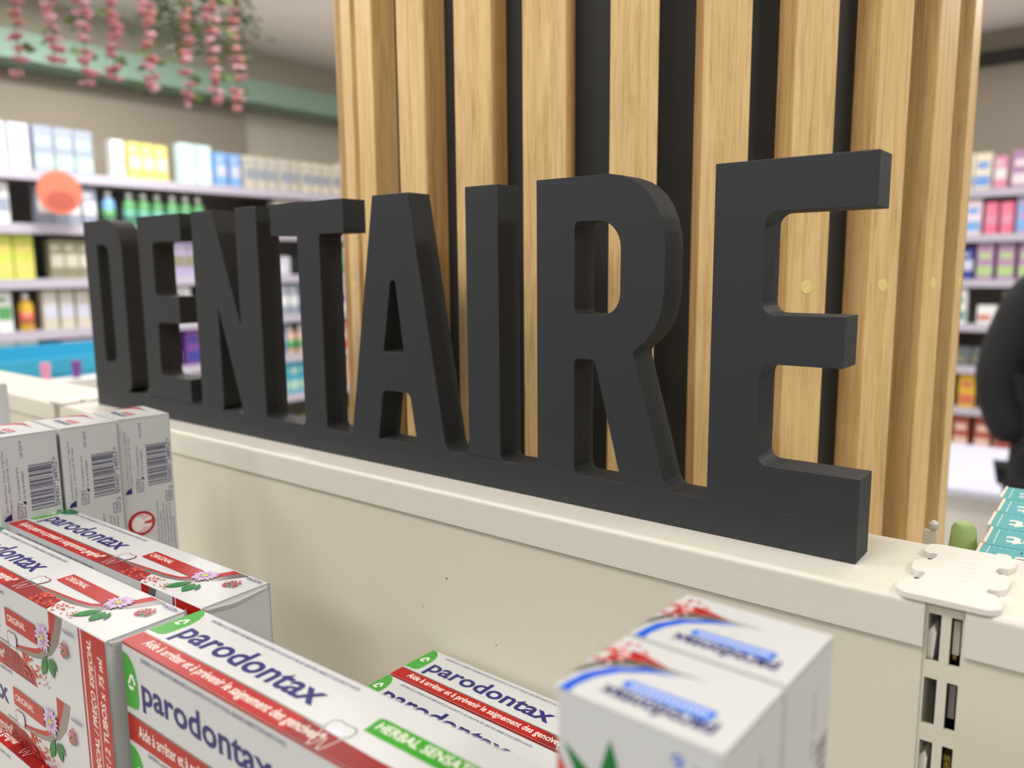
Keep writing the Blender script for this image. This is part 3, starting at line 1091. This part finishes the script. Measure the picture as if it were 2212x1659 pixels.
# shelf that carries the packs
sh = thing('gondola_shelf', 'cream metal shelf below the toothpaste packs, in front of the panel', 'shelf')
b = MB(); b.box((XJ_L + 16, -640, SH - 24), (XJ_R + 60, -42.0, SH - 0.3), 'cream2'); b.build('shelf_board', sh, bevel=0.001)
b = MB(); b.box((XJ_L + 16, -646, SH - 60), (XJ_R + 60, -640.2, SH + 4), 'frame'); b.build('price_rail', sh)
b = MB(); b.box((XJ_L + 10, -620, SH - 90), (XJ_L + 13, -42, SH - 25), 'cream2'); b.build('bracket', sh)
b = MB(); b.box((XJ_R + 63, -620, SH - 90), (XJ_R + 66, -42, SH - 25), 'cream2'); b.build('bracket', sh)
gb = thing('gondola_plinth', 'cream plinth and spine of the gondola standing on the shop floor', 'shelving')
b = MB(); b.box((-3100, -640, FLOOR / U + 1), (1400, 88, FLOOR / U + 300), 'cream2'); b.build('plinth', gb)
gb.location = (0, 0, 0)
gb.children[0].location = (0, 0, 0)
b = MB(); b.box((-3090, -36, FLOOR / U + 301), (1390, 86, -761), 'cream2'); b.build('spine', gb)

# ------------------------------------------------------------------ the other side of the gondola
M_['tealbox'] = mat('teal_card', (72, 180, 186), 0.35, coat=0.2)
M_['tealpale'] = mat('pale_card_edge', (232, 224, 206), 0.5)
M_['lime'] = mat('lime_print', (206, 216, 40), 0.4, spec=0.22)
M_['mint'] = mat('pale_green_plastic', (168, 196, 124), 0.4, var=0.05, scale=20)
sh2 = thing('gondola_shelf', 'cream metal shelf behind the gondola spine with the teal boxes', 'shelf')
b = MB(); b.box((-190, 92, -232), (900, 640, -212.4), 'cream2'); b.build('shelf_board', sh2, bevel=0.001)
TH, TD, TW = 170.0, 66.0, 170.0


def teal_box():
    b = MB()
    b.box((0, 0, 0), (TW, TD - 1.5, TH), 'tealbox')
    b.box((-3.0, 2, 0), (-0.2, TD - 4, TH + 1.5), 'tealpale')
    A = Art(b, (0, 0, TH), (1, 0, 0), (0, 1, 0), (0, 0, 1), clip=(0, 0.5, TW, TD - 2))
    A.poly([(42, 2), (120, 2), (120, 24), (58, 24), (50, 14)], 'blue')
    A.poly([(46, 6), (58, 12), (54, 22), (64, 30), (56, 42), (62, 54), (130, 60), (130, 2), (52, 2)], 'lime')
    A.text('et', 50, 15, 40, 22, 'whiteink', ref='x', rot=180, bold=0.03)
    A.text('70 ml', 58, 34, 60, 7, 'navy', ref='x', rot=180, bold=0.01)
    A.line([(6, 6), (6, 60)], 0.8, 'whiteink')
    for k in range(9):
        A.ell(10 + 6 * k, 60, 0.9, 0.9, 'whiteink', n=6)
    return b


tb = None
places = ('nearest the gondola spine', 'second from the spine', 'in the middle of the row', 'second from the far end', 'farthest from the spine')
for i in range(5):
    lb = 'teal card box with white lettering, ' + places[i]
    if tb is None:
        tb = teal_box().build('teal_box', bevel=0.0006)
        o = tb
    else:
        o = tb.copy()
        COL.objects.link(o)
    o.location = ((-103 - 1.5 * i + (3 if i % 2 else 0)) * U, (192 + TD * i) * U, (-40 - TH) * U - 0.0009)
    tag(o, lb, 'box', 'row of teal boxes behind the gondola')
for i in range(5):
    o = tb.copy()
    COL.objects.link(o)
    o.location = ((-103) * U, (192 + TD * i) * U, 0)
    bpy.data.objects.remove(o)
t = thing('squeeze_tube', 'pale green plastic tube standing beside the teal boxes', 'tube', (-128 * U, 300 * U, -212 * U))
b = MB()
b.lathe([(12, 0), (14, 8), (14, 150), (12.5, 170), (9, 176)], 'mint', 28)
smooth(b.build('tube_body', t))
b = MB(); b.lathe([(9, 0), (9.5, 2), (9.5, 10)], 'tealpale', 24, (0, 0, -0.5)); smooth(b.build('cap', t))
t = thing('squeeze_tube', 'smaller pale green tube leaning behind the standing green tube', 'tube', (-118 * U, 372 * U, -212 * U))
b = MB()
b.lathe([(12, 0), (15, 8), (16, 100), (14, 126), (7, 132)], 'mint', 28)
smooth(b.build('tube_body', t))
b = MB(); b.lathe([(8, 0), (8, 9)], 'tealpale', 20, (0, 0, -0.5)); smooth(b.build('cap', t))
t = thing('shelf_peg', 'small white rounded divider peg next to the pale green tube', 'divider', (-158 * U, 280 * U, -212 * U))
b = MB(); b.box((-7, -2, 0), (7, 2, 168), 'tealpale'); b.build('divider_plate', t, bevel=0.0006)
b = MB(); b.lathe([(3, 0), (5, 3), (5, 8), (2, 11)], 'frame', 16, (3, 0, 168)); smooth(b.build('knob', t))

# ------------------------------------------------------------------ background shelving and its products
C_ = {
    'lavender': (206, 208, 228), 'white': (232, 234, 234), 'greyblue': (150, 160, 178), 'ivory': (222, 214, 196), 'yellow': (226, 208, 120), 'aqua': (206, 236, 236),
    'blue': (120, 160, 232), 'beige': (206, 200, 186), 'pinkwhite': (240, 222, 230), 'green': (96, 160, 104), 'tealgreen': (96, 160, 144), 'mint': (182, 214, 196),
    'orange': (206, 112, 88), 'lime': (206, 214, 96), 'olive': (140, 136, 112), 'lilac': (176, 164, 204), 'navy': (62, 66, 150), 'skyblue': (126, 176, 232),
    'pink': (236, 120, 150), 'rose': (226, 150, 176), 'mauve': (178, 140, 176), 'palegreen': (176, 206, 140), 'cream': (236, 230, 206), 'slate': (96, 104, 104),
    'gold': (218, 178, 50), 'rust': (170, 84, 70), 'turquoise': (60, 170, 206), 'darkgreen': (20, 92, 60), 'red': (196, 58, 60), 'purple': (120, 70, 150), 'peach': (230, 196, 180),
}
for k, c in list(C_.items()):
    M_['c_' + k] = mat('product_' + k, c, 0.4, var=0.04, scale=12)
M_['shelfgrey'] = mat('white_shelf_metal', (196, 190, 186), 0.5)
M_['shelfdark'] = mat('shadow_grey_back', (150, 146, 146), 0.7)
M_['tagwhite'] = mat('price_tag_strip', (186, 180, 196), 0.5)
_pm = {}


def product_mesh(kind, col, col2):
    """front faces -y; origin at the base centre; sizes in metres"""
    key = (kind, col, col2)
    if key in _pm:
        return _pm[key]
    b = MB()
    a, c = 'c_' + col, 'c_' + col2
    if kind == 'box':
        b.box((-.034, -.03, 0), (.034, .03, .198), a)
        b.box((-.030, -.0315, .060), (.030, -.0301, .125), c)
        b.box((-.030, -.0315, .150), (.008, -.0301, .166), c)
        me = b.mesh('product_box')
    elif kind == 'lowbox':
        b.box((-.052, -.035, 0), (.052, .035, .120), a)
        b.box((-.046, -.0365, .028), (.020, -.0351, .060), c)
        me = b.mesh('product_low_box')
    elif kind == 'tall':
        b.box((-.045, -.03, 0), (.045, .03, .225), a)
        b.box((-.040, -.0315, .025), (.040, -.0301, .085), c)
        b.box((-.030, -.0315, .13), (.030, -.0301, .17), c)
        me = b.mesh('product_tall_box')
    elif kind == 'bottle':
        b.lathe([(.030, 0), (.034, .006), (.034, .125), (.028, .145), (.012, .155)], a, 20)
        b.lathe([(.0345, .035), (.0345, .095)], c, 20)
        b.lathe([(.013, .155), (.015, .158), (.015, .185), (.012, .188)], 'c_white' if col != 'white' else c, 16)
        me = b.mesh('product_bottle')
        for p in me.polygons:
            p.use_smooth = len(p.vertices) == 4
    elif kind == 'jar':
        b.lathe([(.040, 0), (.046, .008), (.046, .068), (.040, .075)], a, 24)
        b.lathe([(.048, .076), (.050, .08), (.050, .100), (.046, .105)], c, 24)
        me = b.mesh('product_jar')
        for p in me.polygons:
            p.use_smooth = len(p.vertices) == 4
    _pm[key] = me
    return me


WIDTH = {'box': .072, 'lowbox': .110, 'tall': .095, 'bottle': .074, 'jar': .105}
WORD = {'box': ('upright_carton', 'box', 'upright box'), 'lowbox': ('low_carton', 'box', 'low wide box'), 'tall': ('tall_carton', 'box', 'tall box'),
        'bottle': ('lotion_bottle', 'bottle', 'round bottle'), 'jar': ('cream_jar', 'jar', 'lidded jar')}
CW_ = {'lavender': 'pale lavender', 'greyblue': 'grey-blue', 'pinkwhite': 'pinkish white', 'tealgreen': 'teal green', 'skyblue': 'sky blue', 'palegreen': 'pale green', 'darkgreen': 'dark green'}


def word(c):
    return CW_.get(c, c)


def shelf_unit(name, label, axis, front, a0, a1, levels, back, depth=0.42):
    """axis 'x': shelves seen along -x (front plane x = front, runs along y); 'y': front plane y = front, runs along x"""
    t = thing(name, label, 'shelving')

    def bx(b, f0, f1, s0, s1, z0, z1, m):
        # f: distance behind the front plane, s: along the run
        if axis == 'x':
            b.box((front - f1, s0, z0), (front - f0, s1, z1), m)
        else:
            b.box((s0, front + f0, z0), (s1, front + f1, z1), m)
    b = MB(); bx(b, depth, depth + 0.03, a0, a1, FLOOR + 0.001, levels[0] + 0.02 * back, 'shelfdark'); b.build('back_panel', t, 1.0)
    for z in levels:
        b = MB(); bx(b, 0.012, depth - 0.001, a0, a1, z - 0.03, z, 'shelfgrey'); b.build('shelf_board', t, 1.0)
        b = MB(); bx(b, 0.0, 0.011, a0, a1, z - 0.045, z + 0.004, 'tagwhite'); b.build('price_strip', t, 1.0)
    n = max(2, int((a1 - a0) / 1.0) + 1)
    for s in fracs(a0, a1 - 0.03, n):
        b = MB(); bx(b, depth - 0.06, depth - 0.0005, s, s + 0.03, FLOOR + 0.001, levels[0] + 0.01 * back, 'shelfgrey'); b.build('upright', t, 1.0)
    return t


def fill(axis, front, z, a0, runs, where):
    """runs: (length in m, kind, colour, band colour)"""
    s = a0
    for (L, kind, c1, c2) in runs:
        if kind is None:
            s += L
            continue
        w_ = WIDTH[kind]
        n = max(1, int(L / w_ + 0.05))
        nm, cat, wd = WORD[kind]
        lb = '%s and %s %s, %s' % (word(c1), word(c2), wd, where)
        if kind == 'jar':
            lb = '%s jar with %s lid, %s' % (word(c1), word(c2), where)
        me = product_mesh(kind, c1, c2)
        me.name = nm
        for i in range(n):
            if len(bpy.data.objects) > 4000:
                return
            o = bpy.data.objects.new(nm, me)
            COL.objects.link(o)
            p = s + (L - 0.004) * (i + 0.5) / n
            d = 0.045 + 0.006 * ((i * 7) % 3)
            if axis == 'x':
                o.location = (front - d - 0.02, p, z + 0.0005)
                o.rotation_euler = (0, 0, math.pi / 2)
            else:
                o.location = (p, front + d + 0.02, z + 0.0005)
            tag(o, lb, cat, '%s %s %ss on %s' % (word(c1), word(c2), wd, where))
        s += L


XS = -4.30
lev = [0.615, 0.355, 0.085, -0.17, -0.43, -0.69, -0.97]
shelf_unit('wall_shelving', 'long white wall shelving full of products past the lettering, on the left side', 'x', XS, 0.75, 4.6, lev, 1)
W1 = '%s of long wall shelving'
fill('x', XS, lev[0], 0.8, [(.25, 'tall', 'white', 'lavender'), (.32, 'tall', 'lavender', 'white'), (.30, 'tall', 'greyblue', 'mint'), (.07, None, 0, 0), (.10, 'box', 'white', 'beige'), (.24, 'box', 'yellow', 'ivory'), (.05, None, 0, 0),
                            (.22, 'tall', 'aqua', 'white'), (.20, 'box', 'skyblue', 'lavender'), (.42, 'box', 'beige', 'greyblue'), (.34, 'box', 'ivory', 'greyblue'), (.40, 'tall', 'pinkwhite', 'white'), (.3, 'tall', 'cream', 'white')], W1 % 'top row')
fill('x', XS, lev[1], 0.8, [(.45, 'box', 'white', 'greyblue'), (.11, None, 0, 0), (.30, 'box', 'greyblue', 'white'), (.14, 'bottle', 'skyblue', 'green'), (.50, 'bottle', 'green', 'tealgreen'), (.13, 'jar', 'mint', 'mint'), (.08, None, 0, 0), (.24, 'lowbox', 'orange', 'peach'),
                            (.22, 'box', 'beige', 'white'), (.40, 'box', 'ivory', 'skyblue'), (.5, 'box', 'pinkwhite', 'rose')], W1 % 'second row')
fill('x', XS, lev[2], 0.8, [(.24, 'tall', 'yellow', 'lime'), (.30, 'tall', 'lime', 'yellow'), (.06, None, 0, 0), (.44, 'box', 'olive', 'beige'), (.36, 'box', 'lilac', 'olive'), (.14, 'bottle', 'gold', 'cream'), (.24, 'bottle', 'mint', 'white'), (.30, 'lowbox', 'lavender', 'white'),
                            (.10, None, 0, 0), (.52, 'bottle', 'tealgreen', 'green'), (.36, 'box', 'rose', 'white'), (.4, 'box', 'pinkwhite', 'pink')], W1 % 'third row')
fill('x', XS, lev[3], 0.8, [(.42, 'box', 'white', 'green'), (.12, 'bottle', 'gold', 'orange'), (.42, 'box', 'beige', 'lavender'), (.40, 'box', 'white', 'lilac'), (.36, 'lowbox', 'lavender', 'peach'), (.40, 'box', 'greyblue', 'white'),
                            (.36, 'tall', 'skyblue', 'white'), (.22, 'box', 'white', 'purple'), (.5, 'box', 'white', 'red')], W1 % 'fourth row')
fill('x', XS, lev[4], 0.8, [(.52, 'tall', 'aqua', 'mint'), (.10, 'box', 'navy', 'skyblue'), (.36, 'box', 'pinkwhite', 'lilac'), (.30, 'tall', 'navy', 'white'), (.26, 'tall', 'purple', 'navy'), (.26, 'box', 'white', 'navy'),
                            (.20, 'tall', 'skyblue', 'blue'), (.26, 'bottle', 'peach', 'green'), (.6, 'box', 'red', 'white')], W1 % 'fifth row')
fill('x', XS, lev[5], 0.8, [(.9, 'tall', 'turquoise', 'blue'), (.5, 'box', 'white', 'navy'), (.50, 'box', 'navy', 'white'), (.30, 'tall', 'turquoise', 'mint'), (.30, 'box', 'pinkwhite', 'peach'), (.3, 'box', 'orange', 'cream'), (.5, 'box', 'pink', 'red')], W1 % 'sixth row')
fill('x', XS, lev[6], 0.8, [(1.6, 'lowbox', 'beige', 'lilac'), (.4, 'jar', 'darkgreen', 'palegreen'), (.5, 'jar', 'darkgreen', 'lime'), (.4, 'jar', 'ivory', 'gold'), (.3, 'box', 'cream', 'gold')], W1 % 'lowest row')

# round red-orange shelf wobbler
t = thing('promotion_disc', 'round red-orange promotion disc sticking out of the long wall shelving', 'promotion sign', (XS + 0.075, 1.43, 0.51))
b = MB(); b.lathe([(.105, -.004), (.105, .004)], 'c_orange', 40)
b.v = [(z, x, y) for x, y, z in b.v]
b.build('disc', t, 1.0)
b = MB(); b.lathe([(.078, .0041), (.078, .0052)], 'c_rust', 32)
b.v = [(z, x * 0.9, y * 0.6 - 0.04) for x, y, z in b.v]
b.build('disc_print', t, 1.0)
b = MB(); b.box((-.0745, -.01, .02), (-.004, .01, .03), 'frame'); b.build('arm', t, 1.0)

# facing shelving seen to the right of the column
YS = 5.40
lev2 = [0.575, 0.30, 0.02, -0.26, -0.53, -0.80, -1.08]
shelf_unit('wall_shelving', 'white wall shelving facing the camera, to the right of the slatted column', 'y', YS, -1.45, 0.45, lev2, 1)
W2 = '%s of shelving right of column'
fill('y', YS, lev2[0], -1.4, [(.45, 'box', 'beige', 'white'), (.20, 'tall', 'cream', 'blue'), (.09, 'box', 'rose', 'white'), (.34, 'tall', 'mauve', 'pinkwhite'), (.34, 'tall', 'rose', 'mauve')], W2 % 'top row')
fill('y', YS, lev2[1], -1.4, [(.40, 'box', 'ivory', 'pink'), (.22, 'tall', 'pinkwhite', 'skyblue'), (.17, 'box', 'pink', 'rose'), (.4, 'tall', 'lilac', 'skyblue'), (.34, 'tall', 'lavender', 'lilac')], W2 % 'second row')
fill('y', YS, lev2[2], -1.4, [(.44, 'box', 'cream', 'peach'), (.15, 'box', 'navy', 'lavender'), (.45, 'tall', 'mauve', 'palegreen'), (.34, 'tall', 'palegreen', 'beige')], W2 % 'third row')
fill('y', YS, lev2[3], -1.4, [(.44, 'box', 'mint', 'white'), (.16, 'tall', 'white', 'tealgreen'), (.16, 'lowbox', 'white', 'orange'), (.15, 'box', 'peach', 'orange'), (.34, 'box', 'navy', 'purple')], W2 % 'fourth row')
fill('y', YS, lev2[4], -1.4, [(.50, 'box', 'slate', 'white'), (.45, 'lowbox', 'slate', 'olive'), (.34, 'box', 'olive', 'slate')], W2 % 'fifth row')
fill('y', YS, lev2[5], -1.4, [(.52, 'tall', 'peach', 'rose'), (.16, 'tall', 'gold', 'orange'), (.42, 'tall', 'yellow', 'gold'), (.34, 'box', 'yellow', 'peach')], W2 % 'sixth row')
fill('y', YS, lev2[6], -1.4, [(.52, 'box', 'blue', 'navy'), (.25, 'tall', 'rust', 'peach'), (.3, 'tall', 'peach', 'rust'), (.34, 'box', 'slate', 'rust')], W2 % 'lowest row')

# low white display counter in front of that shelving
t = thing('display_counter', 'low white display counter in front of the shelving right of the column', 'counter', (0, 0, FLOOR))
b = MB(); b.box((-1.15, 3.2, 0.001), (0.5, 4.0, 0.60), 'frame'); b.build('cabinet', t, 1.0)
b = MB(); b.box((-1.2, 3.15, 0.601), (0.55, 4.05, 0.64), 'c_lavender'); b.build('counter_top', t, 1.0, bevel=0.01)

# turquoise display tray beyond the gondola on the left, with two small cups
t = thing('display_tray', 'bright turquoise display tray beyond the gondola top, left of the letter D', 'display tray', (-2.5, 0, FLOOR))
H0 = -FLOOR
b = MB()
for (x0, y0, x1, y1) in ((-.30, .30, 0.0, 1.02),):
    b.box((x0, y0, H0 - .235), (x1, y1, H0 - .22), 'c_turquoise')
    b.box((x1 - .012, y0, H0 - .22), (x1, y1, H0 - .13), 'c_turquoise')
    b.box((x0, y0, H0 - .22), (x0 + .012, y1, H0 - .11), 'c_turquoise')
    b.box((x0, y1 - .012, H0 - .22), (x1, y1, H0 - .12), 'c_turquoise')
b.build('tray', t, 1.0)
b = MB(); b.box((-.28, .34, 0.001), (-.02, .98, H0 - .236), 'frame'); b.build('pedestal', t, 1.0)
for i, (y_, c_, z_, lb) in enumerate(((.60, 'rose', -.135, 'small pink cup in front of the turquoise tray'), (.685, 'purple', -.135, 'small purple cup in front of the turquoise tray'))):
    b = MB(); b.lathe([(.010, 0), (.014, .045), (.012, .05)], 'c_' + c_, 16)
    o = smooth(b.build('paper_cup', None, 1.0))
    o.location = (-2.44 + .0, y_, -.185)
    tag(o, lb, 'cup')
t = thing('display_stand', 'white narrow stand under the two small cups beside the turquoise tray', 'stand', (-2.44, .64, FLOOR))
b = MB(); b.box((-.035, -.30, 0.001), (.05, .34, H0 - .186), 'frame'); b.build('stand_body', t, 1.0)

# ------------------------------------------------------------------ hanging pink flower garlands
M_['blossom'] = mat('pink_blossom', (180, 116, 122), 0.7, var=0.12, scale=20)
M_['blossom2'] = mat('pale_blossom', (206, 156, 172), 0.7, var=0.12, scale=20)
M_['foliage'] = mat('garland_leaf', (92, 112, 66), 0.7, var=0.3, scale=30)
M_['foliage2'] = mat('garland_leaf_dusty', (96, 116, 92), 0.7, var=0.3, scale=30)


def garland(y, z0, seed, n, label, pale):
    rnd = random.Random(seed)
    t = thing('flower_garland', label, 'garland', (-2.6, y, CEIL), 0, None)
    b = MB(); b.lathe([(.0025, z0 - CEIL + .02), (.0025, -0.001)], 'foliage', 6); b.build('cord', t, 1.0)
    b = MB()
    L = CEIL - z0 - 0.06
    for k in range(n):
        z = -L * (k + 0.5) / n - 0.05
        for q in range(3):
            a = rnd.uniform(0, 6.28)
            r = rnd.uniform(.004, .020)
            s_ = rnd.uniform(.010, .020)
            m = 'blossom2' if rnd.random() < pale else 'blossom'
            b.lathe([(s_ * .3, -s_ * .6), (s_, 0), (s_ * .8, s_ * .4), (s_ * .2, s_ * .5)], m, 7, (r * math.cos(a), r * math.sin(a), z + rnd.uniform(-.01, .01)))
    o = b.build('blossoms', t, 1.0)
    o['kind'] = 'stuff'
    b = MB()
    for k in range(10):
        z = -L * rnd.random() - .03
        a = rnd.uniform(0, 6.28)
        b.tris([(0, 0, z), (.03 * math.cos(a), .03 * math.sin(a), z + .012), (.055 * math.cos(a + .2), .055 * math.sin(a + .2), z - .01), (.03 * math.cos(a + .5), .03 * math.sin(a + .5), z - .018)], [(0, 1, 2, 3)], 'foliage')
    b.build('leaves', t, 1.0)['kind'] = 'stuff'


gl = [(.67, .665), (.77, .72), (.86, .67), (.95, .70), (1.07, .69), (1.20, .66), (1.30, .69), (1.39, .67)]
nth = ['leftmost hanging garland of pink blossoms', 'second hanging garland of pink blossoms from the left', 'third hanging garland of pink blossoms from the left', 'fourth hanging garland of pink blossoms from the left',
       'fifth hanging garland of pink blossoms from the left', 'sixth hanging garland of pink blossoms from the left', 'seventh hanging garland of pink blossoms, next to the last', 'last hanging garland of pink blossoms, nearest the slatted column']
for i, (y, z) in enumerate(gl):
    garland(y, z, 20 + i, 26, nth[i], 0.15 + 0.1 * (i % 3))
t = thing('hanging_foliage', 'dusty green foliage bunch hanging from the ceiling above the pink garlands', 'artificial plant', (-2.82, 1.35, CEIL))
b = MB(); b.lathe([(.004, -.66), (.004, -.001)], 'foliage', 8); b.build('stem', t, 1.0)
b = MB()
rnd = random.Random(44)
for k in range(420):
    x, y, z = rnd.gauss(0, .05), rnd.uniform(-.16, .26), rnd.uniform(-.68, -.45) - 0.02 * rnd.random()
    a, s_ = rnd.uniform(0, 6.28), rnd.uniform(.014, .03)
    dx, dy = math.cos(a) * s_, math.sin(a) * s_
    b.tris([(x, y, z), (x + dx - dy * .4, y + dy + dx * .4, z + rnd.uniform(-.012, .012)), (x + 2 * dx, y + 2 * dy, z - .01), (x + dx + dy * .4, y + dy - dx * .4, z)], [(0, 1, 2, 3)], 'foliage' if k % 2 else 'foliage2')
o = b.build('leaves', t, 1.0)
o['kind'] = 'stuff'

# ------------------------------------------------------------------ person in black, cut off by the picture edge
M_['coat'] = mat('black_coat', (16, 17, 22), 0.85, bump=0.3, scale=60)
M_['skin'] = mat('skin', (196, 150, 126), 0.55)
M_['hair'] = mat('dark_hair', (34, 26, 22), 0.6)
M_['trousers'] = mat('charcoal_trousers', (46, 48, 54), 0.8)


def skinned(name, verts, edges, radii, m, parent, sub=2):
    me = bpy.data.meshes.new(name)
    me.from_pydata(verts, edges, [])
    me.materials.append(M_[m])
    o = bpy.data.objects.new(name, me)
    COL.objects.link(o)
    o.parent = parent
    md = o.modifiers.new('skin', 'SKIN')
    md.use_smooth_shade = True
    sv = me.skin_vertices[0].data
    for i, r in enumerate(radii):
        sv[i].radius = (r, r) if not isinstance(r, tuple) else r
        sv[i].use_root = i == 0
    s = o.modifiers.new('smooth', 'SUBSURF')
    s.levels = s.render_levels = sub
    return o


per = thing('person', 'person in a long black coat with bent arm at the right picture edge', 'person', (-0.06, 2.7, FLOOR), 0.15)
# body: pelvis root, trunk, neck, head, legs, arms with hands
V = [(0, 0, .95), (0, 0, 1.12), (0, .01, 1.30), (0, 0, 1.46), (0, -.01, 1.54), (0, -.03, 1.62), (0, -.03, 1.72),
     (-.10, 0, .90), (-.11, -.01, .50), (-.11, .02, .09), (-.11, -.12, .05),
     (.10, 0, .90), (.11, -.01, .50), (.11, .02, .09), (.11, -.12, .05),
     (-.19, 0, 1.43), (-.25, .0, 1.15), (-.17, -.04, .95), (-.14, -.04, .92),
     (.19, 0, 1.43), (.24, .02, 1.16), (.23, -.10, .93), (.22, -.14, .86)]
Ed = [(0, 1), (1, 2), (2, 3), (3, 4), (4, 5), (5, 6), (0, 7), (7, 8), (8, 9), (9, 10), (0, 11), (11, 12), (12, 13), (13, 14), (3, 15), (15, 16), (16, 17), (17, 18), (3, 19), (19, 20), (20, 21), (21, 22)]
Rd = [(.15, .11), (.14, .10), (.16, .11), (.13, .09), .055, .085, .075, .09, .06, .045, .035, .09, .06, .045, .035, .06, .045, .033, .03, .06, .045, .033, .03]
skinned('body', V, Ed, Rd, 'skin', per)
# coat over the trunk and arms
V = [(0, 0, .98), (0, 0, 1.15), (0, .01, 1.32), (0, 0, 1.47), (0, .0, .84), (0, .0, .76), (-.20, 0, 1.43), (-.27, .0, 1.15), (-.20, -.03, .94), (.20, 0, 1.43), (.26, .02, 1.16), (.24, -.09, .95)]
Ed = [(0, 1), (1, 2), (2, 3), (0, 4), (4, 5), (3, 6), (6, 7), (7, 8), (3, 9), (9, 10), (10, 11)]
Rd = [(.235, .16), (.21, .15), (.20, .15), (.12, .10), (.26, .18), (.27, .19), .09, .09, .08, .085, .07, .055]
skinned('coat', V, Ed, Rd, 'coat', per)
V = [(0, 0, .93), (-.10, 0, .86), (-.11, -.01, .50), (-.11, .02, .11), (.10, 0, .86), (.11, -.01, .50), (.11, .02, .11)]
skinned('trousers', V, [(0, 1), (1, 2), (2, 3), (0, 4), (4, 5), (5, 6)], [(.17, .13), .11, .08, .07, .11, .08, .07], 'trousers', per)
b = MB(); b.lathe([(.02, .13), (.06, .115), (.092, .06), (.098, 0.0), (.09, -.06), (.06, -.08)], 'hair', 24, (0, -.005, 1.70), 0.95, 1.08)
smooth(b.build('hair', per, 1.0))
for s_ in (-1, 1):
    b = MB(); b.lathe([(.004, -.010), (.011, -.004), (.011, .004), (.004, .010)], 'hair', 10, (.034 * s_, -.112, 1.67)); b.build('eye', per, 1.0)
b = MB(); b.tris([(0, -.115, 1.68), (-.014, -.118, 1.635), (.014, -.118, 1.635), (0, -.138, 1.64)], [(0, 1, 3), (0, 3, 2), (1, 2, 3)], 'skin'); b.build('nose', per, 1.0)
b = MB(); b.box((-.024, -.116, 1.603), (.024, -.108, 1.611), 'berry'); b.build('mouth', per, 1.0)
# hands: palm with five fingers, the near hand curled forward
for hx, hy, hz, s_ in ((-.12, -.03, .90, 1), (.22, -.14, .86, -1)):
    V = [(hx, hy, hz), (hx + .02 * s_, hy - .04, hz - .01)]
    Ed = [(0, 1)]
    Rd = [.024, .026]
    for q in range(4):
        k = len(V)
        ox = (-.027 + .018 * q)
        ln = (.034, .040, .038, .028)[q]
        V += [(hx + .02 * s_ + ox, hy - .055, hz - .012), (hx + .02 * s_ + ox, hy - .055 - ln, hz - .020), (hx + .02 * s_ + ox, hy - .058 - ln * 1.5, hz - .042)]
        Ed += [(1, k), (k, k + 1), (k + 1, k + 2)]
        Rd += [.0095, .0085, .0075]
    k = len(V)
    V += [(hx - .015 * s_, hy - .028, hz + .006), (hx - .030 * s_, hy - .055, hz - .004)]
    Ed += [(0, k), (k, k + 1)]
    Rd += [.011, .009]
    skinned('hand', V, Ed, Rd, 'skin', per, 1)
